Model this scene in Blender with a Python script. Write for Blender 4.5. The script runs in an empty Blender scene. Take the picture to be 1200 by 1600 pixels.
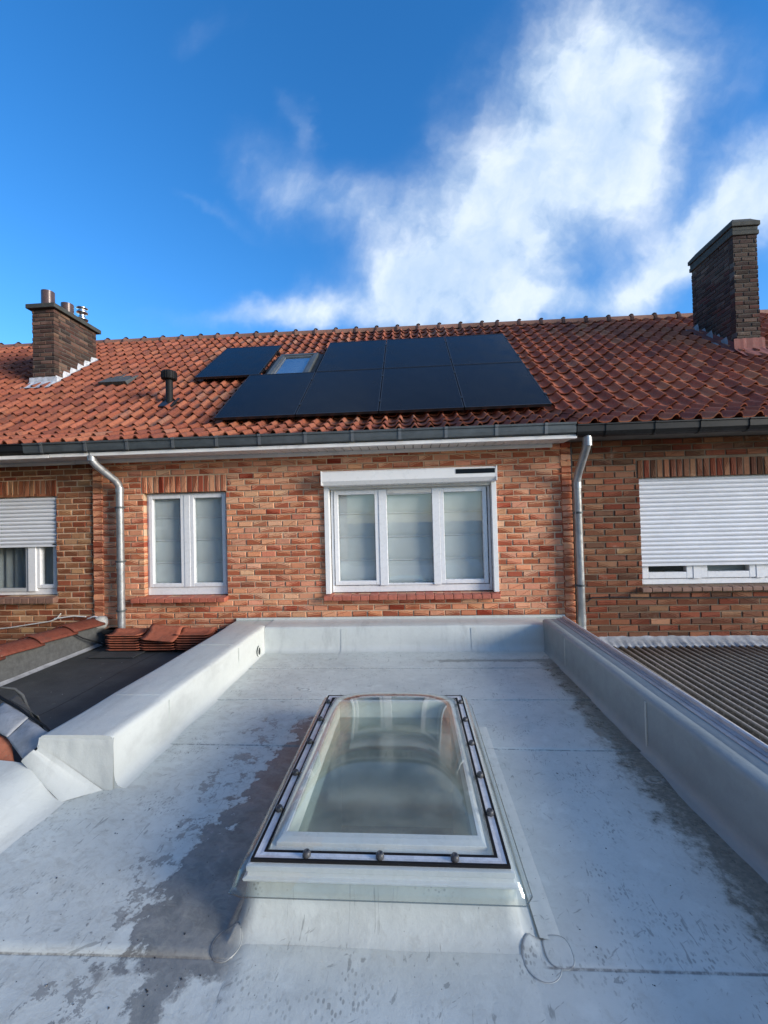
import bpy, math, random
from mathutils import Vector, Matrix, noise
random.seed(11)
R = math.radians
sc = bpy.context.scene
col = sc.collection
SUN_EL, SUN_AZ = R(15), R(113)          # azimuth clockwise from +Y (into the picture)

# ------------------------------------------------------------------ node helpers
class NT:
    def __init__(s, tree): s.t = tree; s.n = tree.nodes; s.l = tree.links
    def node(s, typ, **kw):
        n = s.n.new(typ)
        for k, v in kw.items(): setattr(n, k, v)
        return n
    def put(s, sock, v):
        if v is None: return
        if isinstance(v, V): s.l.new(v.s, sock)
        elif isinstance(v, (tuple, list)) and sock.type == 'RGBA': sock.default_value = tuple(v)[:3] + (1,)
        else: sock.default_value = v
    def math(s, op, a, b=None, c=None, clamp=False):
        n = s.node('ShaderNodeMath', operation=op, use_clamp=clamp)
        for i, v in enumerate((a, b, c)): s.put(n.inputs[i], v)
        return V(s, n.outputs[0])
    def vmath(s, op, a, b=None, scale=None):
        n = s.node('ShaderNodeVectorMath', operation=op)
        s.put(n.inputs[0], a); s.put(n.inputs[1], b)
        if scale is not None: s.put(n.inputs['Scale'], scale)
        return V(s, n.outputs[1] if op in ('LENGTH', 'DOT_PRODUCT', 'DISTANCE') else n.outputs[0])
    def noise(s, vec, scale, detail=4, rough=.55, dist=0, color=False):
        n = s.node('ShaderNodeTexNoise')
        s.put(n.inputs['Vector'], vec); s.put(n.inputs['Scale'], scale); s.put(n.inputs['Detail'], detail)
        s.put(n.inputs['Roughness'], rough); s.put(n.inputs['Distortion'], dist)
        return V(s, n.outputs['Color' if color else 'Fac'])
    def vor(s, vec, scale, rnd=1, feature='F1'):
        n = s.node('ShaderNodeTexVoronoi', feature=feature)
        s.put(n.inputs['Vector'], vec); s.put(n.inputs['Scale'], scale); s.put(n.inputs['Randomness'], rnd)
        return V(s, n.outputs['Distance'])
    def sep(s, v):
        n = s.node('ShaderNodeSeparateXYZ'); s.put(n.inputs[0], v); return [V(s, o) for o in n.outputs]
    def comb(s, x=0, y=0, z=0):
        n = s.node('ShaderNodeCombineXYZ')
        for i, v in enumerate((x, y, z)): s.put(n.inputs[i], v)
        return V(s, n.outputs[0])
    def mix(s, f, a, b, blend='MIX'):
        n = s.node('ShaderNodeMix', data_type='RGBA', blend_type=blend)
        s.put(n.inputs[0], f); s.put(n.inputs[6], a); s.put(n.inputs[7], b)
        return V(s, n.outputs[2])
    def sm(s, x, a, b, lo=0., hi=1.):
        n = s.node('ShaderNodeMapRange', interpolation_type='SMOOTHSTEP')
        s.put(n.inputs[0], x)
        for i, v in enumerate((a, b, lo, hi)): s.put(n.inputs[i + 1], v)
        return V(s, n.outputs[0])
    def attr(s, name, out='Color'):
        n = s.node('ShaderNodeAttribute', attribute_name=name); return V(s, n.outputs[out])
    def pos(s): return V(s, s.node('ShaderNodeTexCoord').outputs['Object'])
    def bump(s, h, strength=.3, dist=.01):
        n = s.node('ShaderNodeBump'); s.put(n.inputs['Height'], h)
        s.put(n.inputs['Strength'], strength); s.put(n.inputs['Distance'], dist); return V(s, n.outputs[0])
class V:
    def __init__(s, t, sock): s.t = t; s.s = sock
    def __add__(s, o): return s.t.math('ADD', s, o)
    def __radd__(s, o): return s.t.math('ADD', s, o)
    def __sub__(s, o): return s.t.math('SUBTRACT', s, o)
    def __rsub__(s, o): return s.t.math('SUBTRACT', o, s)
    def __mul__(s, o): return s.t.math('MULTIPLY', s, o)
    def __rmul__(s, o): return s.t.math('MULTIPLY', s, o)
    def __truediv__(s, o): return s.t.math('DIVIDE', s, o)

def mat(name, fn=None, color=(.5, .5, .5), rough=.6, metal=0., spec=.5):
    m = bpy.data.materials.new(name); m.use_nodes = True
    t = NT(m.node_tree); b = t.n['Principled BSDF']
    b.inputs['Base Color'].default_value = tuple(color) + (1,)
    b.inputs['Roughness'].default_value = rough; b.inputs['Metallic'].default_value = metal
    b.inputs['Specular IOR Level'].default_value = spec
    if fn: fn(t, b)
    return m
def worn(color, rough=.5, metal=0., var=.25, scale=6., bump=.15, dirt=None, spec=.5):
    def fn(t, b):
        p = t.pos(); n1 = t.noise(p, scale, 5, .6); n2 = t.noise(p, scale * 7, 4, .6)
        f = t.sm(n1 * .7 + n2 * .3, .3, .7)
        c0 = tuple(c * (1 - var) for c in color); c1 = tuple(min(1, c * (1 + var * .6)) for c in color)
        c = t.mix(f, c0, c1)
        if dirt:
            g = t.sm(t.noise(p, scale * 1.7, 6, .7), .55, .72)
            c = t.mix(g * .7, c, dirt)
        t.put(b.inputs['Base Color'], c)
        t.put(b.inputs['Roughness'], t.sm(n2, .2, .8, max(.05, rough - .12), min(1, rough + .12)))
        if bump: t.put(b.inputs['Normal'], t.bump(n2 * .6 + n1 * .4, bump, .004))
    return mat('worn', fn, color, rough, metal, spec)

# ------------------------------------------------------------------ materials
def f_brick(t, b):
    p = t.pos(); tint = t.attr('tint'); rn = t.sep(t.attr('rnd', 'Vector'))
    uvn = t.node('ShaderNodeUVMap', uv_map='brick'); uv = t.sep(V(t, uvn.outputs[0]))
    u, w = uv[0], uv[1]                                    # metres from the brick's lower left corner
    off = t.vmath('SCALE', t.attr('rnd', 'Vector'), scale=37.)
    q = t.vmath('ADD', p, off)
    nb = t.noise(q, 9, 3, .5); nf = t.noise(q, 70, 4, .65)
    # folded, diagonal sand creases of a hand-made brick
    slope = (rn[0] - .5) * .9
    line = w - (rn[1] * .05 + slope * (u - .1) + (nb - .5) * .045)
    wedge = t.sm(line, .004, -.004) * t.sm(rn[2], .32, .34)
    crease = t.sm(t.math('ABSOLUTE', line - .012), .006, .001) * t.sm(rn[2], .3, .32)
    line2 = w - (.06 - rn[2] * .05 - slope * 1.3 * (u - .13) + (nb - .5) * .05)
    crease2 = t.sm(t.math('ABSOLUTE', line2), .005, .001) * t.sm(rn[1], .45, .47)
    edge = t.math('MINIMUM', t.math('MINIMUM', u, w), t.math('SUBTRACT', .0605, w))
    rim = t.sm(edge + (nf - .5) * .008, .008, .003) * t.sm(rn[0], .5, .55)
    dk = t.mix(1., tint, t.attr('fold'), 'MULTIPLY')
    m = t.math('MAXIMUM', t.math('MAXIMUM', wedge * .85, crease * .8), t.math('MAXIMUM', crease2 * .6, rim * .8))
    c = t.mix(m, tint, dk)
    c = t.mix(t.sm(nf, .35, .7) * .35, c, t.mix(1., c, (1.25, 1.2, 1.1), 'MULTIPLY'))
    c = t.mix(t.sm(t.noise(q, 160, 2), .62, .72) * .45, c, (.09, .05, .035))
    big = t.noise(p, 1.3, 5, .6)
    c = t.mix(t.sm(big, .48, .72) * .4, c, t.mix(1., c, (.55, .52, .5), 'MULTIPLY'))
    strk = t.sm(t.noise(t.vmath('MULTIPLY', p, (9, 1, .7)), 1., 5, .65), .52, .72)
    c = t.mix(strk * .35, c, t.mix(1., c, (.5, .47, .44), 'MULTIPLY'))
    c = t.mix(t.sm(t.noise(p, 3.7, 6, .7), .6, .72) * .28, c, (.5, .42, .33))
    t.put(b.inputs['Base Color'], c)
    t.put(b.inputs['Normal'], t.bump(nf * .6 + m * -.8 + nb * .8, .7, .007))
M = {}
M['brick'] = mat('brick', f_brick, rough=.9, spec=.2)
def mortar(cc):
    def f(t, b):
        p = t.pos(); n = t.noise(p, 3, 6, .7); n2 = t.noise(p, 120, 3)
        c = t.mix(t.sm(n, .35, .65), tuple(x * .7 for x in cc), cc)
        t.put(b.inputs['Base Color'], c); t.put(b.inputs['Normal'], t.bump(n2, .5, .003))
    return mat('mortar', f, rough=.95, spec=.1)
M['mortar'] = mortar((.58, .41, .27)); M['mortar_dark'] = mortar((.20, .15, .105)); M['mortar_chimney'] = mortar((.11, .10, .085))

def f_tile(t, b):
    p = t.pos(); tint = t.attr('tint')
    n1 = t.noise(p, 2.2, 6, .65); n2 = t.noise(p, 26, 5, .65); n3 = t.noise(p, 110, 3, .6)
    c = t.mix(t.sm(n2, .4, .75) * .55, tint, t.mix(1., tint, (.45, .42, .45), 'MULTIPLY'))
    c = t.mix(t.sm(n1 * .6 + n2 * .4, .52, .68) * .45, c, (.075, .06, .05))
    c = t.mix(t.sm(n3, .56, .7) * .25, c, (.3, .24, .17))
    c = t.mix(t.sm(t.noise(p, 55, 2), .68, .74) * .5, c, (.22, .23, .15))
    t.put(b.inputs['Base Color'], c)
    t.put(b.inputs['Normal'], t.bump(n2 * .5 + n3 * .5, .4, .004))
M['tile'] = mat('clay_tile', f_tile, rough=.8, spec=.3)

def membrane(base, deck=False):
    def f(t, b):
        p = t.pos(); x, y, z = t.sep(p)
        n1 = t.noise(p, 1.6, 6, .6); n2 = t.noise(p, 9, 6, .65); n3 = t.noise(p, 45, 5, .7); n4 = t.noise(p, 180, 3, .6)
        c = t.mix(t.sm(n1, .35, .65), tuple(k * .92 for k in base), tuple(min(1, k * 1.05) for k in base))
        c = t.mix(t.sm(n2 * .6 + n3 * .4, .48, .64) * .26, c, tuple(k * .66 for k in base))
        c = t.mix(t.sm(t.noise(p, 22, 6, .72, .8), .55, .66) * .26, c, (base[0] * .68, base[1] * .64, base[2] * .58))
        c = t.mix(t.sm(t.noise(t.vmath('ADD', p, (5, 2, 1)), 6, 5, .6), .56, .68) * .4, c, tuple(min(1, k * 1.22) for k in base))
        rough = t.sm(n2, .3, .7, .38, .62)
        h = n3 * .35 + n2 * .9
        if not deck: c = t.mix(.62, c, base)
        if deck:
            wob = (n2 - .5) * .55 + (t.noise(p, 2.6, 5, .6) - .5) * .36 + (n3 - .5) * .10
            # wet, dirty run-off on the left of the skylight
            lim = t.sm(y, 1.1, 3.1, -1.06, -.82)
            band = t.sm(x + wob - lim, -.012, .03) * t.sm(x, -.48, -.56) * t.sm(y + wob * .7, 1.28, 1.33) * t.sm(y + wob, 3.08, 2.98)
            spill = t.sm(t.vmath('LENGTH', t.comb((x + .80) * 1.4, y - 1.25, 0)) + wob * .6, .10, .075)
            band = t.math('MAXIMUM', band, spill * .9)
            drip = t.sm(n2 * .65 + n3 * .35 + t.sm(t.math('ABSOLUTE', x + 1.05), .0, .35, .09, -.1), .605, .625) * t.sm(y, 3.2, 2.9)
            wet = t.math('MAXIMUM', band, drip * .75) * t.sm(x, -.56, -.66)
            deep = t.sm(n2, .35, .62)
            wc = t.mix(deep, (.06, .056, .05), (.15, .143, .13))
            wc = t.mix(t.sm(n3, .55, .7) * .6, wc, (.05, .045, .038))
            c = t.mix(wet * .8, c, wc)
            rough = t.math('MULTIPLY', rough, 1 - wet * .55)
            # algae along the right upstand
            wd = t.sm(y, 1.2, 4.2, .27, .18)
            alg = t.sm((1.36 - x) / wd + (n2 - .5) * 1.9 + (n3 - .5) * .9, 1.25, .55) * t.sm(y + wob, 4.35, 4.15)
            pud = t.sm(t.math('ABSOLUTE', y - 4.22 + (n2 - .5) * .16), .05, .025) * t.sm(x + wob, .05, .3)
            alg = t.math('MAXIMUM', alg, pud * .75)
            edge_pool = t.sm((1.36 - x) * 3.2 + t.math('ABSOLUTE', y - 2.85) * 1.6 + wob, .85, .78)
            alg = t.math('MAXIMUM', alg, edge_pool * .8)
            ac = t.mix(t.sm(n3, .4, .62), (.035, .036, .022), (.13, .125, .09))
            c = t.mix(alg * .78, c, ac)
            rough = t.math('MULTIPLY', rough, 1 - alg * .4)
            # scuffs and sole prints
            pr = t.sm(t.noise(p, 3.1, 2, .5), .50, .58) * t.sm(t.vor(t.vmath('MULTIPLY', p, (1, .55, 1)), 70, .8), .33, .25) * t.sm(n2, .42, .6)
            sc1 = t.sm(t.noise(t.vmath('MULTIPLY', t.vmath('ADD', p, (3, 1, 0)), (34, 9, 1)), 1., 4, .6, 1.2), .635, .685)
            sc2 = t.sm(t.noise(t.vmath('MULTIPLY', t.comb(x + y * .6, y - x * .6, 0), (8, 38, 1)), 1., 4, .6, 1.), .645, .70)
            c = t.mix(t.math('MAXIMUM', pr * .6, t.math('MAXIMUM', sc1, sc2) * .6), c, tuple(k * .34 for k in base))
            lf = t.sm(x, -.2, -.9)
            gr_ = t.sm(t.noise(t.vmath('MULTIPLY', t.comb(x - y * .35, y + x * .35, 0), (9, 16, 1)), 1.3, 7, .7, .9), .48, .64) * (lf * .28 + .07)
            c = t.mix(gr_, c, (base[0] * .62, base[1] * .58, base[2] * .54))
            spk = t.sm(t.vor(p, 34, 1), .075, .04) * t.sm(t.noise(p, 5, 3), .5, .56)
            c = t.mix(spk * .75, c, (.05, .045, .04))
            # fastener plates telegraphing through
            cell = t.vor(t.vmath('MULTIPLY', p, (1.9, 2.6, 0)), 1., .55)
            ring = t.sm(t.math('ABSOLUTE', cell - .075), .030, .0)
            h = h + ring * .9
            c = t.mix(ring * t.sm(n3, .34, .52) * .75, c, tuple(k * .6 for k in base))
            c = t.mix(t.sm(cell, .05, .02) * .25, c, tuple(min(1, k * 1.25) for k in base))
            # dirt held by the lap seams
            for sy, k in ((1.37, .012), (2.64, -.012), (4.02, .0), (3.33, 0.)):
                ln = t.sm(t.math('ABSOLUTE', y - sy - x * k + (n2 - .5) * .004), .006, .001)
                if sy == 1.37: ln = ln * t.sm(t.math('ABSOLUTE', x + .14), .50, .54)
                c = t.mix(ln * t.sm(n3, .3, .6) * .75, c, (.12, .12, .115))
        else:
            st = t.noise(t.vmath('MULTIPLY', p, (7, 1.2, 2)), 1.4, 5, .65)
            c = t.mix(t.sm(st, .5, .72) * .38, c, tuple(k * .6 for k in base))
        h = h + t.noise(p, 3.5, 3, .5) * 1.6
        t.put(b.inputs['Base Color'], c); t.put(b.inputs['Roughness'], rough)
        t.put(b.inputs['Normal'], t.bump(h, .33, .010))
    return mat('roof_membrane', f, spec=.4)
M['deck'] = membrane((.53, .56, .515), True)
M['membrane'] = membrane((.50, .52, .485))
M['membrane_shaded'] = membrane((.27, .305, .30))  # right parapet: shade of its inner face put into a darker colour
M['patch'] = membrane((.49, .515, .475))

def f_felt(t, b):
    p = t.pos(); x, y, z = t.sep(p)
    n = t.noise(p, 2.2, 6, .65); g = t.noise(p, 260, 2); n2 = t.noise(p, 14, 5, .6)
    c = t.mix(t.sm(n, .35, .7), (.034, .037, .036), (.065, .068, .065))
    c = t.mix(t.sm(g, .5, .7) * .35, c, (.09, .092, .088))
    c = t.mix(t.sm(n2, .66, .74) * .5, c, (.12, .12, .11))
    c = t.mix(t.sm(t.vor(p, 9, 1), .05, .03) * t.sm(n2, .45, .55), c, (.4, .4, .38))
    c = t.mix(t.sm(t.math('ABSOLUTE', x + 2.83 + (n2 - .5) * .02), .010, .003) * .8, c, (.012, .012, .012))
    t.put(b.inputs['Base Color'], c); t.put(b.inputs['Normal'], t.bump(g * .5 + n2 * .5 + n * .8, .5, .006))
M['felt'] = mat('bitumen_felt', f_felt, rough=.75)
M['seam'] = mat('weld_bead', None, (.22, .225, .23), .6)
M['felt_light'] = worn((.075, .078, .076), .85, 0, .3, 30, .3)
M['lead'] = worn((.30, .31, .32), .62, .1, .3, 9, .3, dirt=(.16, .16, .16))
M['lead_pale'] = worn((.55, .56, .57), .6, .1, .3, 14, .4, dirt=(.25, .25, .24))
M['zinc'] = worn((.085, .098, .102), .5, .25, .25, 5, .06, spec=.3)
M['zinc_strap'] = worn((.14, .152, .158), .5, .3, .2, 5, .05)
M['zinc_dark'] = worn((.014, .015, .016), .5, 0, .2, 5, .05, spec=.25)
M['zinc_pipe'] = worn((.34, .355, .365), .4, .6, .28, 3, .06, dirt=(.22, .23, .24))
M['zinc_pipe_dull'] = worn((.11, .11, .108), .5, .3, .2, 4, .05)
M['upvc'] = worn((.70, .71, .715), .3, 0, .05, 3, .02)
M['upvc_old'] = worn((.60, .59, .55), .5, 0, .16, 3, .04, dirt=(.34, .32, .28))
M['upvc_fascia'] = worn((.74, .73, .70), .5, 0, .12, 2, .03, dirt=(.5, .48, .44))
M['shutter'] = worn((.67, .69, .715), .42, 0, .07, 2, .0)
M['box_white'] = worn((.73, .73, .71), .32, 0, .04, 2, .0)
M['soffit'] = worn((.80, .77, .70), .6, 0, .16, 3, .05, dirt=(.26, .24, .21))
M['sill'] = worn((.40, .115, .07), .6, 0, .3, 14, .15)
M['sill_brown'] = worn((.20, .11, .078), .65, 0, .3, 14, .15)
M['blind'] = worn((.60, .635, .625), .85, 0, .07, 2.5, .05)
M['room'] = mat('dark_room', None, (.03, .033, .033), .9)
M['curtain'] = worn((.34, .37, .37), .9, 0, .15, 3, .1)
M['black'] = worn((.012, .012, .013), .4, 0, .3, 20, .05)
M['black_plastic'] = worn((.012, .012, .0125), .65, 0, .3, 20, .04, spec=.2)
M['rubber'] = mat('rubber_gasket', None, (.008, .008, .009), .65, 0, .2)
M['cap_grey'] = worn((.055, .055, .056), .4, 0, .3, 40, .1)
M['alu'] = worn((.66, .67, .68), .4, .45, .2, 30, .1)
M['alu_dull'] = worn((.42, .44, .46), .45, .5, .2, 8, .05)
M['pot'] = worn((.09, .055, .045), .28, .1, .3, 10, .05)
M['steel'] = mat('steel', None, (.72, .72, .70), .22, 1.)
M['concrete_dark'] = worn((.05, .052, .044), .9, 0, .35, 12, .4, dirt=(.05, .055, .035))
M['apron_red'] = worn((.20, .062, .048), .8, 0, .25, 6, .3)
M['cement'] = worn((.36, .36, .34), .9, 0, .3, 12, .6, dirt=(.2, .2, .18))
M['lining'] = worn((.62, .67, .61), .6, 0, .06, 3, .0)
M['floor_room'] = mat('room_floor', None, (.16, .17, .17), .35)
def f_panel(t, b):
    p = t.pos(); x, y, z = t.sep(p)
    fx = t.math('ABSOLUTE', t.math('FRACT', x / .18) - .5); fy = t.math('ABSOLUTE', t.math('FRACT', y / .0905) - .5)
    g = t.math('MAXIMUM', t.sm(fx, .485, .497), t.sm(fy, .47, .492))
    c = t.mix(g * .5, (.004, .005, .008), (.009, .011, .015))
    c = t.mix(t.sm(t.noise(p, 5, 5, .6), .45, .75) * .35, c, (.011, .012, .014))
    t.put(b.inputs['Base Color'], c); t.put(b.inputs['Roughness'], t.sm(t.noise(p, 3, 4), .3, .7, .16, .28))
M['panel'] = mat('solar_glass', f_panel, rough=.2, spec=.12)
M['panel_frame'] = mat('panel_frame', None, (.010, .010, .012), .4)
def f_corr(t, b):
    p = t.pos(); x, y, z = t.sep(p)
    n = t.noise(t.vmath('MULTIPLY', p, (3, .6, 1)), 3., 6, .7); n2 = t.noise(p, 40, 5, .7)
    c = t.mix(t.sm(n, .35, .65), (.20, .16, .11), (.34, .28, .20))
    crest = t.attr('crest', 'Fac')
    c = t.mix(crest * t.sm(n2, .25, .6), c, (.60, .53, .43))          # paler on the crests, darker in the valleys
    c = t.mix((1 - crest) * t.sm(n2, .3, .55) * .6, c, (.035, .032, .025))
    t.put(b.inputs['Base Color'], c); t.put(b.inputs['Normal'], t.bump(n2, .5, .006))
M['corr'] = mat('fibre_cement', f_corr, rough=.92, spec=.15)

def thin_glass(name, tint, base_refl, rough=.02, gcol=(1, 1, 1), power=4., film=0.):
    m = bpy.data.materials.new(name); m.use_nodes = True; t = NT(m.node_tree)
    t.n.remove(t.n['Principled BSDF']); out = t.n['Material Output']
    tr = t.node('ShaderNodeBsdfTransparent'); tr.inputs[0].default_value = tuple(tint) + (1,)
    gl = t.node('ShaderNodeBsdfGlossy'); gl.inputs['Roughness'].default_value = rough; gl.inputs['Color'].default_value = tuple(gcol) + (1,)
    lw = t.node('ShaderNodeLayerWeight'); lw.inputs[0].default_value = .5
    f = t.math('POWER', V(t, lw.outputs['Facing']), power) * (1 - base_refl) + base_refl
    mx = t.node('ShaderNodeMixShader'); t.put(mx.inputs[0], f)
    t.l.new(tr.outputs[0], mx.inputs[1]); t.l.new(gl.outputs[0], mx.inputs[2]); last = mx
    if film:                                            # thin veil of dust and fine scratches
        df = t.node('ShaderNodeBsdfDiffuse'); df.inputs[0].default_value = (.50, .56, .51, 1); m2 = t.node('ShaderNodeMixShader')
        p = t.pos(); t.put(m2.inputs[0], t.sm(t.noise(p, 7, 6, .65), .3, .7, film * .5, film * 1.5) + t.sm(t.noise(p, 90, 3), .6, .75) * film * .5)
        t.l.new(mx.outputs[0], m2.inputs[1]); t.l.new(df.outputs[0], m2.inputs[2]); last = m2
    t.l.new(last.outputs[0], out.inputs[0])
    return m
M['glass'] = thin_glass('window_glass', (.91, .925, .925), .045, power=5.)
M['roof_glass'] = thin_glass('roof_window_glass', (.72, .76, .8), .25)
M['acrylic'] = thin_glass('acrylic_dome', (.925, .94, .925), .028, .02, power=4.5, film=.05)
M['inner_glaze'] = thin_glass('inner_glazing', (.80, .85, .82), .15, .09, film=.06)

# ------------------------------------------------------------------ mesh helpers
class MB:
    def __init__(s): s.v = []; s.f = []; s.tint = []; s.rnd = []; s.fold = []; s.uv = []; s.sm = []; s.attr = False
    def face(s, pts, smooth=False, tint=(1, 1, 1), rnd=(0, 0, 0), fold=(1, 1, 1), uv=None):
        i = len(s.v); s.v += [tuple(p) for p in pts]; s.f.append(tuple(range(i, i + len(pts))))
        s._a(smooth, tint, rnd, fold, uv or [(0.1, .03)] * len(pts))
    def _a(s, smooth, tint, rnd, fold, uv):
        s.sm.append(smooth); s.tint.append(tint); s.rnd.append(rnd); s.fold.append(fold); s.uv.append(uv)
    def idx(s, verts, faces, smooth=False, tint=(1, 1, 1)):
        i = len(s.v); s.v += [tuple(p) for p in verts]
        for f in faces:
            s.f.append(tuple(k + i for k in f)); s._a(smooth, tint, (0, 0, 0), (1, 1, 1), [(0, 0)] * len(f))
    def box(s, x0, x1, y0, y1, z0, z1, T=None):
        vs = [Vector((x, y, z)) for z in (z0, z1) for y in (y0, y1) for x in (x0, x1)]
        if T: vs = [T(v) for v in vs]
        s.idx(vs, [(0, 2, 3, 1), (4, 5, 7, 6), (0, 1, 5, 4), (2, 6, 7, 3), (0, 4, 6, 2), (1, 3, 7, 5)])
    def grid(s, rows, smooth=True, closed=False, tint=(1, 1, 1)):
        n = len(rows[0]); vs = [p for r in rows for p in r]; fs = []
        for i in range(len(rows) - 1):
            for j in range(n if closed else n - 1):
                k = (j + 1) % n
                fs.append((i * n + j, i * n + k, (i + 1) * n + k, (i + 1) * n + j))
        s.idx(vs, fs, smooth, tint)
    def tube(s, pts, r, n=14, caps=True):
        pts = [Vector(p) for p in pts]; rows = []
        rs = r if isinstance(r, (list, tuple)) else [r] * len(pts)
        prev = None
        for i, p in enumerate(pts):
            a = (pts[i] - pts[i - 1]).normalized() if i else (pts[1] - pts[0]).normalized()
            b = (pts[i + 1] - p).normalized() if i < len(pts) - 1 else a
            d = (a + b).normalized()
            if prev is None:
                e = d.cross(Vector((0, 1, 0)));
                if e.length < .1: e = d.cross(Vector((1, 0, 0)))
            else: e = prev - d * prev.dot(d)
            e.normalize(); prev = e; g = d.cross(e)
            k = 1 / max(.5, math.sqrt((1 + a.dot(b)) / 2))
            rows.append([p + (e * math.cos(2 * math.pi * j / n) + g * math.sin(2 * math.pi * j / n)) * rs[i] * k for j in range(n)])
        s.grid(rows, True, True)
        if caps: s.face(rows[0][::-1]); s.face(rows[-1])
    def lathe(s, prof, c, n=20, caps=True):
        rows = [[Vector((c[0] + r * math.cos(2 * math.pi * j / n), c[1] + r * math.sin(2 * math.pi * j / n), c[2] + z)) for j in range(n)] for r, z in prof]
        s.grid(rows, True, True)
        if caps: s.face(rows[0][::-1]); s.face(rows[-1])
    def build(s, name, material, parent=None, bevel=0., color=False, sharp=35, loc=None):
        me = bpy.data.meshes.new(name)
        vs = s.v
        if loc is not None: vs = [tuple(Vector(v) - Vector(loc)) for v in vs]
        me.from_pydata(vs, [], s.f); me.update()
        me.polygons.foreach_set('use_smooth', s.sm)
        if color:
            for nm, src in (('tint', s.tint), ('rnd', s.rnd), ('fold', s.fold)):
                a = me.attributes.new(nm, 'FLOAT_COLOR', 'FACE'); buf = []
                for c in src: buf += [c[0], c[1], c[2], 1.]
                a.data.foreach_set('color', buf)
            u = me.uv_layers.new(name='brick'); buf = []
            for q in s.uv:
                for c in q: buf += [c[0], c[1]]
            u.data.foreach_set('uv', buf)
        me.materials.append(material)
        o = bpy.data.objects.new(name, me); col.objects.link(o)
        if loc is not None: o.location = loc
        if parent:
            o.parent = parent
            if loc is None: o.matrix_parent_inverse = Matrix.Translation(WL.get(parent.name, Vector())).inverted()
            else: o.location = Vector(loc) - WL.get(parent.name, Vector())
        WL[o.name] = Vector(loc) if loc is not None else (Vector() if not parent else Vector())
        if bevel:
            b = o.modifiers.new('bevel', 'BEVEL'); b.width = bevel; b.segments = 2; b.limit_method = 'ANGLE'; b.angle_limit = R(40)
        return o
WL = {}                                    # world location of each object (all unrotated), for parenting
def tag(o, label=None, cat=None, group=None, kind=None):
    for k, v in (('label', label), ('category', cat), ('group', group), ('kind', kind)):
        if v: o[k] = v
    return o
def empty(name, loc, label, cat, group=None):
    o = bpy.data.objects.new(name, None); col.objects.link(o); o.location = loc; WL[o.name] = Vector(loc)
    o.empty_display_size = .3
    return tag(o, label, cat, group)
def dup(o, parent=None, move=(0, 0, 0)):
    c = o.copy(); col.objects.link(c); c.parent = parent if parent else o.parent
    c.location = o.location + Vector(move); WL[c.name] = WL.get(o.name, Vector()) + Vector(move)
    return c
def nz(x, y, z, s=1., seed=0): return noise.noise(Vector((x * s + seed * 7.3, y * s - seed * 3.1, z * s + seed)))

# ------------------------------------------------------------------ bricks
PAL_MID = [((0.620, 0.265, 0.143), 8), ((0.600, 0.265, 0.156), 7), ((0.630, 0.304, 0.173), 6), ((0.540, 0.199, 0.112), 2.5), ((0.640, 0.353, 0.212), 2.5), ((0.350, 0.084, 0.045), .35), ((0.500, 0.229, 0.138), 1.5)]
PAL_NB = [((0.213, 0.085, 0.046), 5), ((0.174, 0.074, 0.044), 4), ((0.244, 0.120, 0.067), 3), ((0.206, 0.061, 0.034), 3), ((0.297, 0.156, 0.085), 1.), ((0.129, 0.064, 0.040), 2)]
PAL_LEFT = [((0.299, 0.125, 0.063), 5), ((0.247, 0.101, 0.053), 4), ((0.340, 0.168, 0.086), 3), ((0.278, 0.084, 0.043), 2), ((0.402, 0.226, 0.116), 1.3)]
PAL_CH1 = [((.105, .058, .044), 5), ((.075, .045, .036), 4), ((.135, .078, .057), 3), ((.05, .036, .031), 2), ((.17, .105, .075), 1)]
PAL_CH2 = [((.078, .052, .041), 5), ((.058, .042, .035), 4), ((.105, .075, .058), 3), ((.09, .042, .033), 2)]
def pick(pal):
    t = random.uniform(0, sum(w for _, w in pal))
    for c, w in pal:
        t -= w
        if t <= 0: break
    k = random.uniform(.86, 1.12); return tuple(x * k * random.uniform(.96, 1.04) for x in c)
CH, BL, JT = .0713, .204, .0125
def brick(mb, T, u0, u1, w0, w1, pal, depth=.1, vert=False, jit=.003, fold=(.50, .27, .22)):
    if u1 - u0 < .012 or w1 - w0 < .012: return
    j = lambda a=jit: random.uniform(-a, a)
    d0 = random.uniform(-.003, .003); tx, tz = random.uniform(-.0025, .0025), random.uniform(-.002, .002)
    c = [(u0 + j() * .6, w0 + j() * .6), (u1 + j() * .6, w0 + j() * .6), (u1 + j() * .6, w1 + j() * .6), (u0 + j() * .6, w1 + j() * .6)]
    e = .004; inn = [(c[0][0] + e, c[0][1] + e), (c[1][0] - e, c[1][1] + e), (c[2][0] - e, c[2][1] - e), (c[3][0] + e, c[3][1] - e)]
    F = [T(u, w, d0 + tx * (1 if i in (1, 2) else -1) + tz * (1 if i > 1 else -1) + random.uniform(-.001, .001)) for i, (u, w) in enumerate(inn)]; C = [T(u, w, d0 + .006) for u, w in c]; B = [T(u, w, depth) for u, w in c]
    tint = pick(pal); rnd = (random.random(), random.random(), random.random())
    uvf = (lambda q: [(w - w0, u - u0) for u, w in q]) if vert else (lambda q: [(u - u0, w - w0) for u, w in q])
    k = dict(tint=tint, rnd=rnd, fold=fold)
    mb.face(F, uv=uvf(inn), **k)
    for i in range(4):
        n = (i + 1) % 4
        mb.face([C[i], C[n], F[n], F[i]], uv=uvf([c[i], c[n], inn[n], inn[i]]), **k)
        mb.face([B[i], B[n], C[n], C[i]], uv=uvf([c[i], c[n], c[n], c[i]]), **k)
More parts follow.
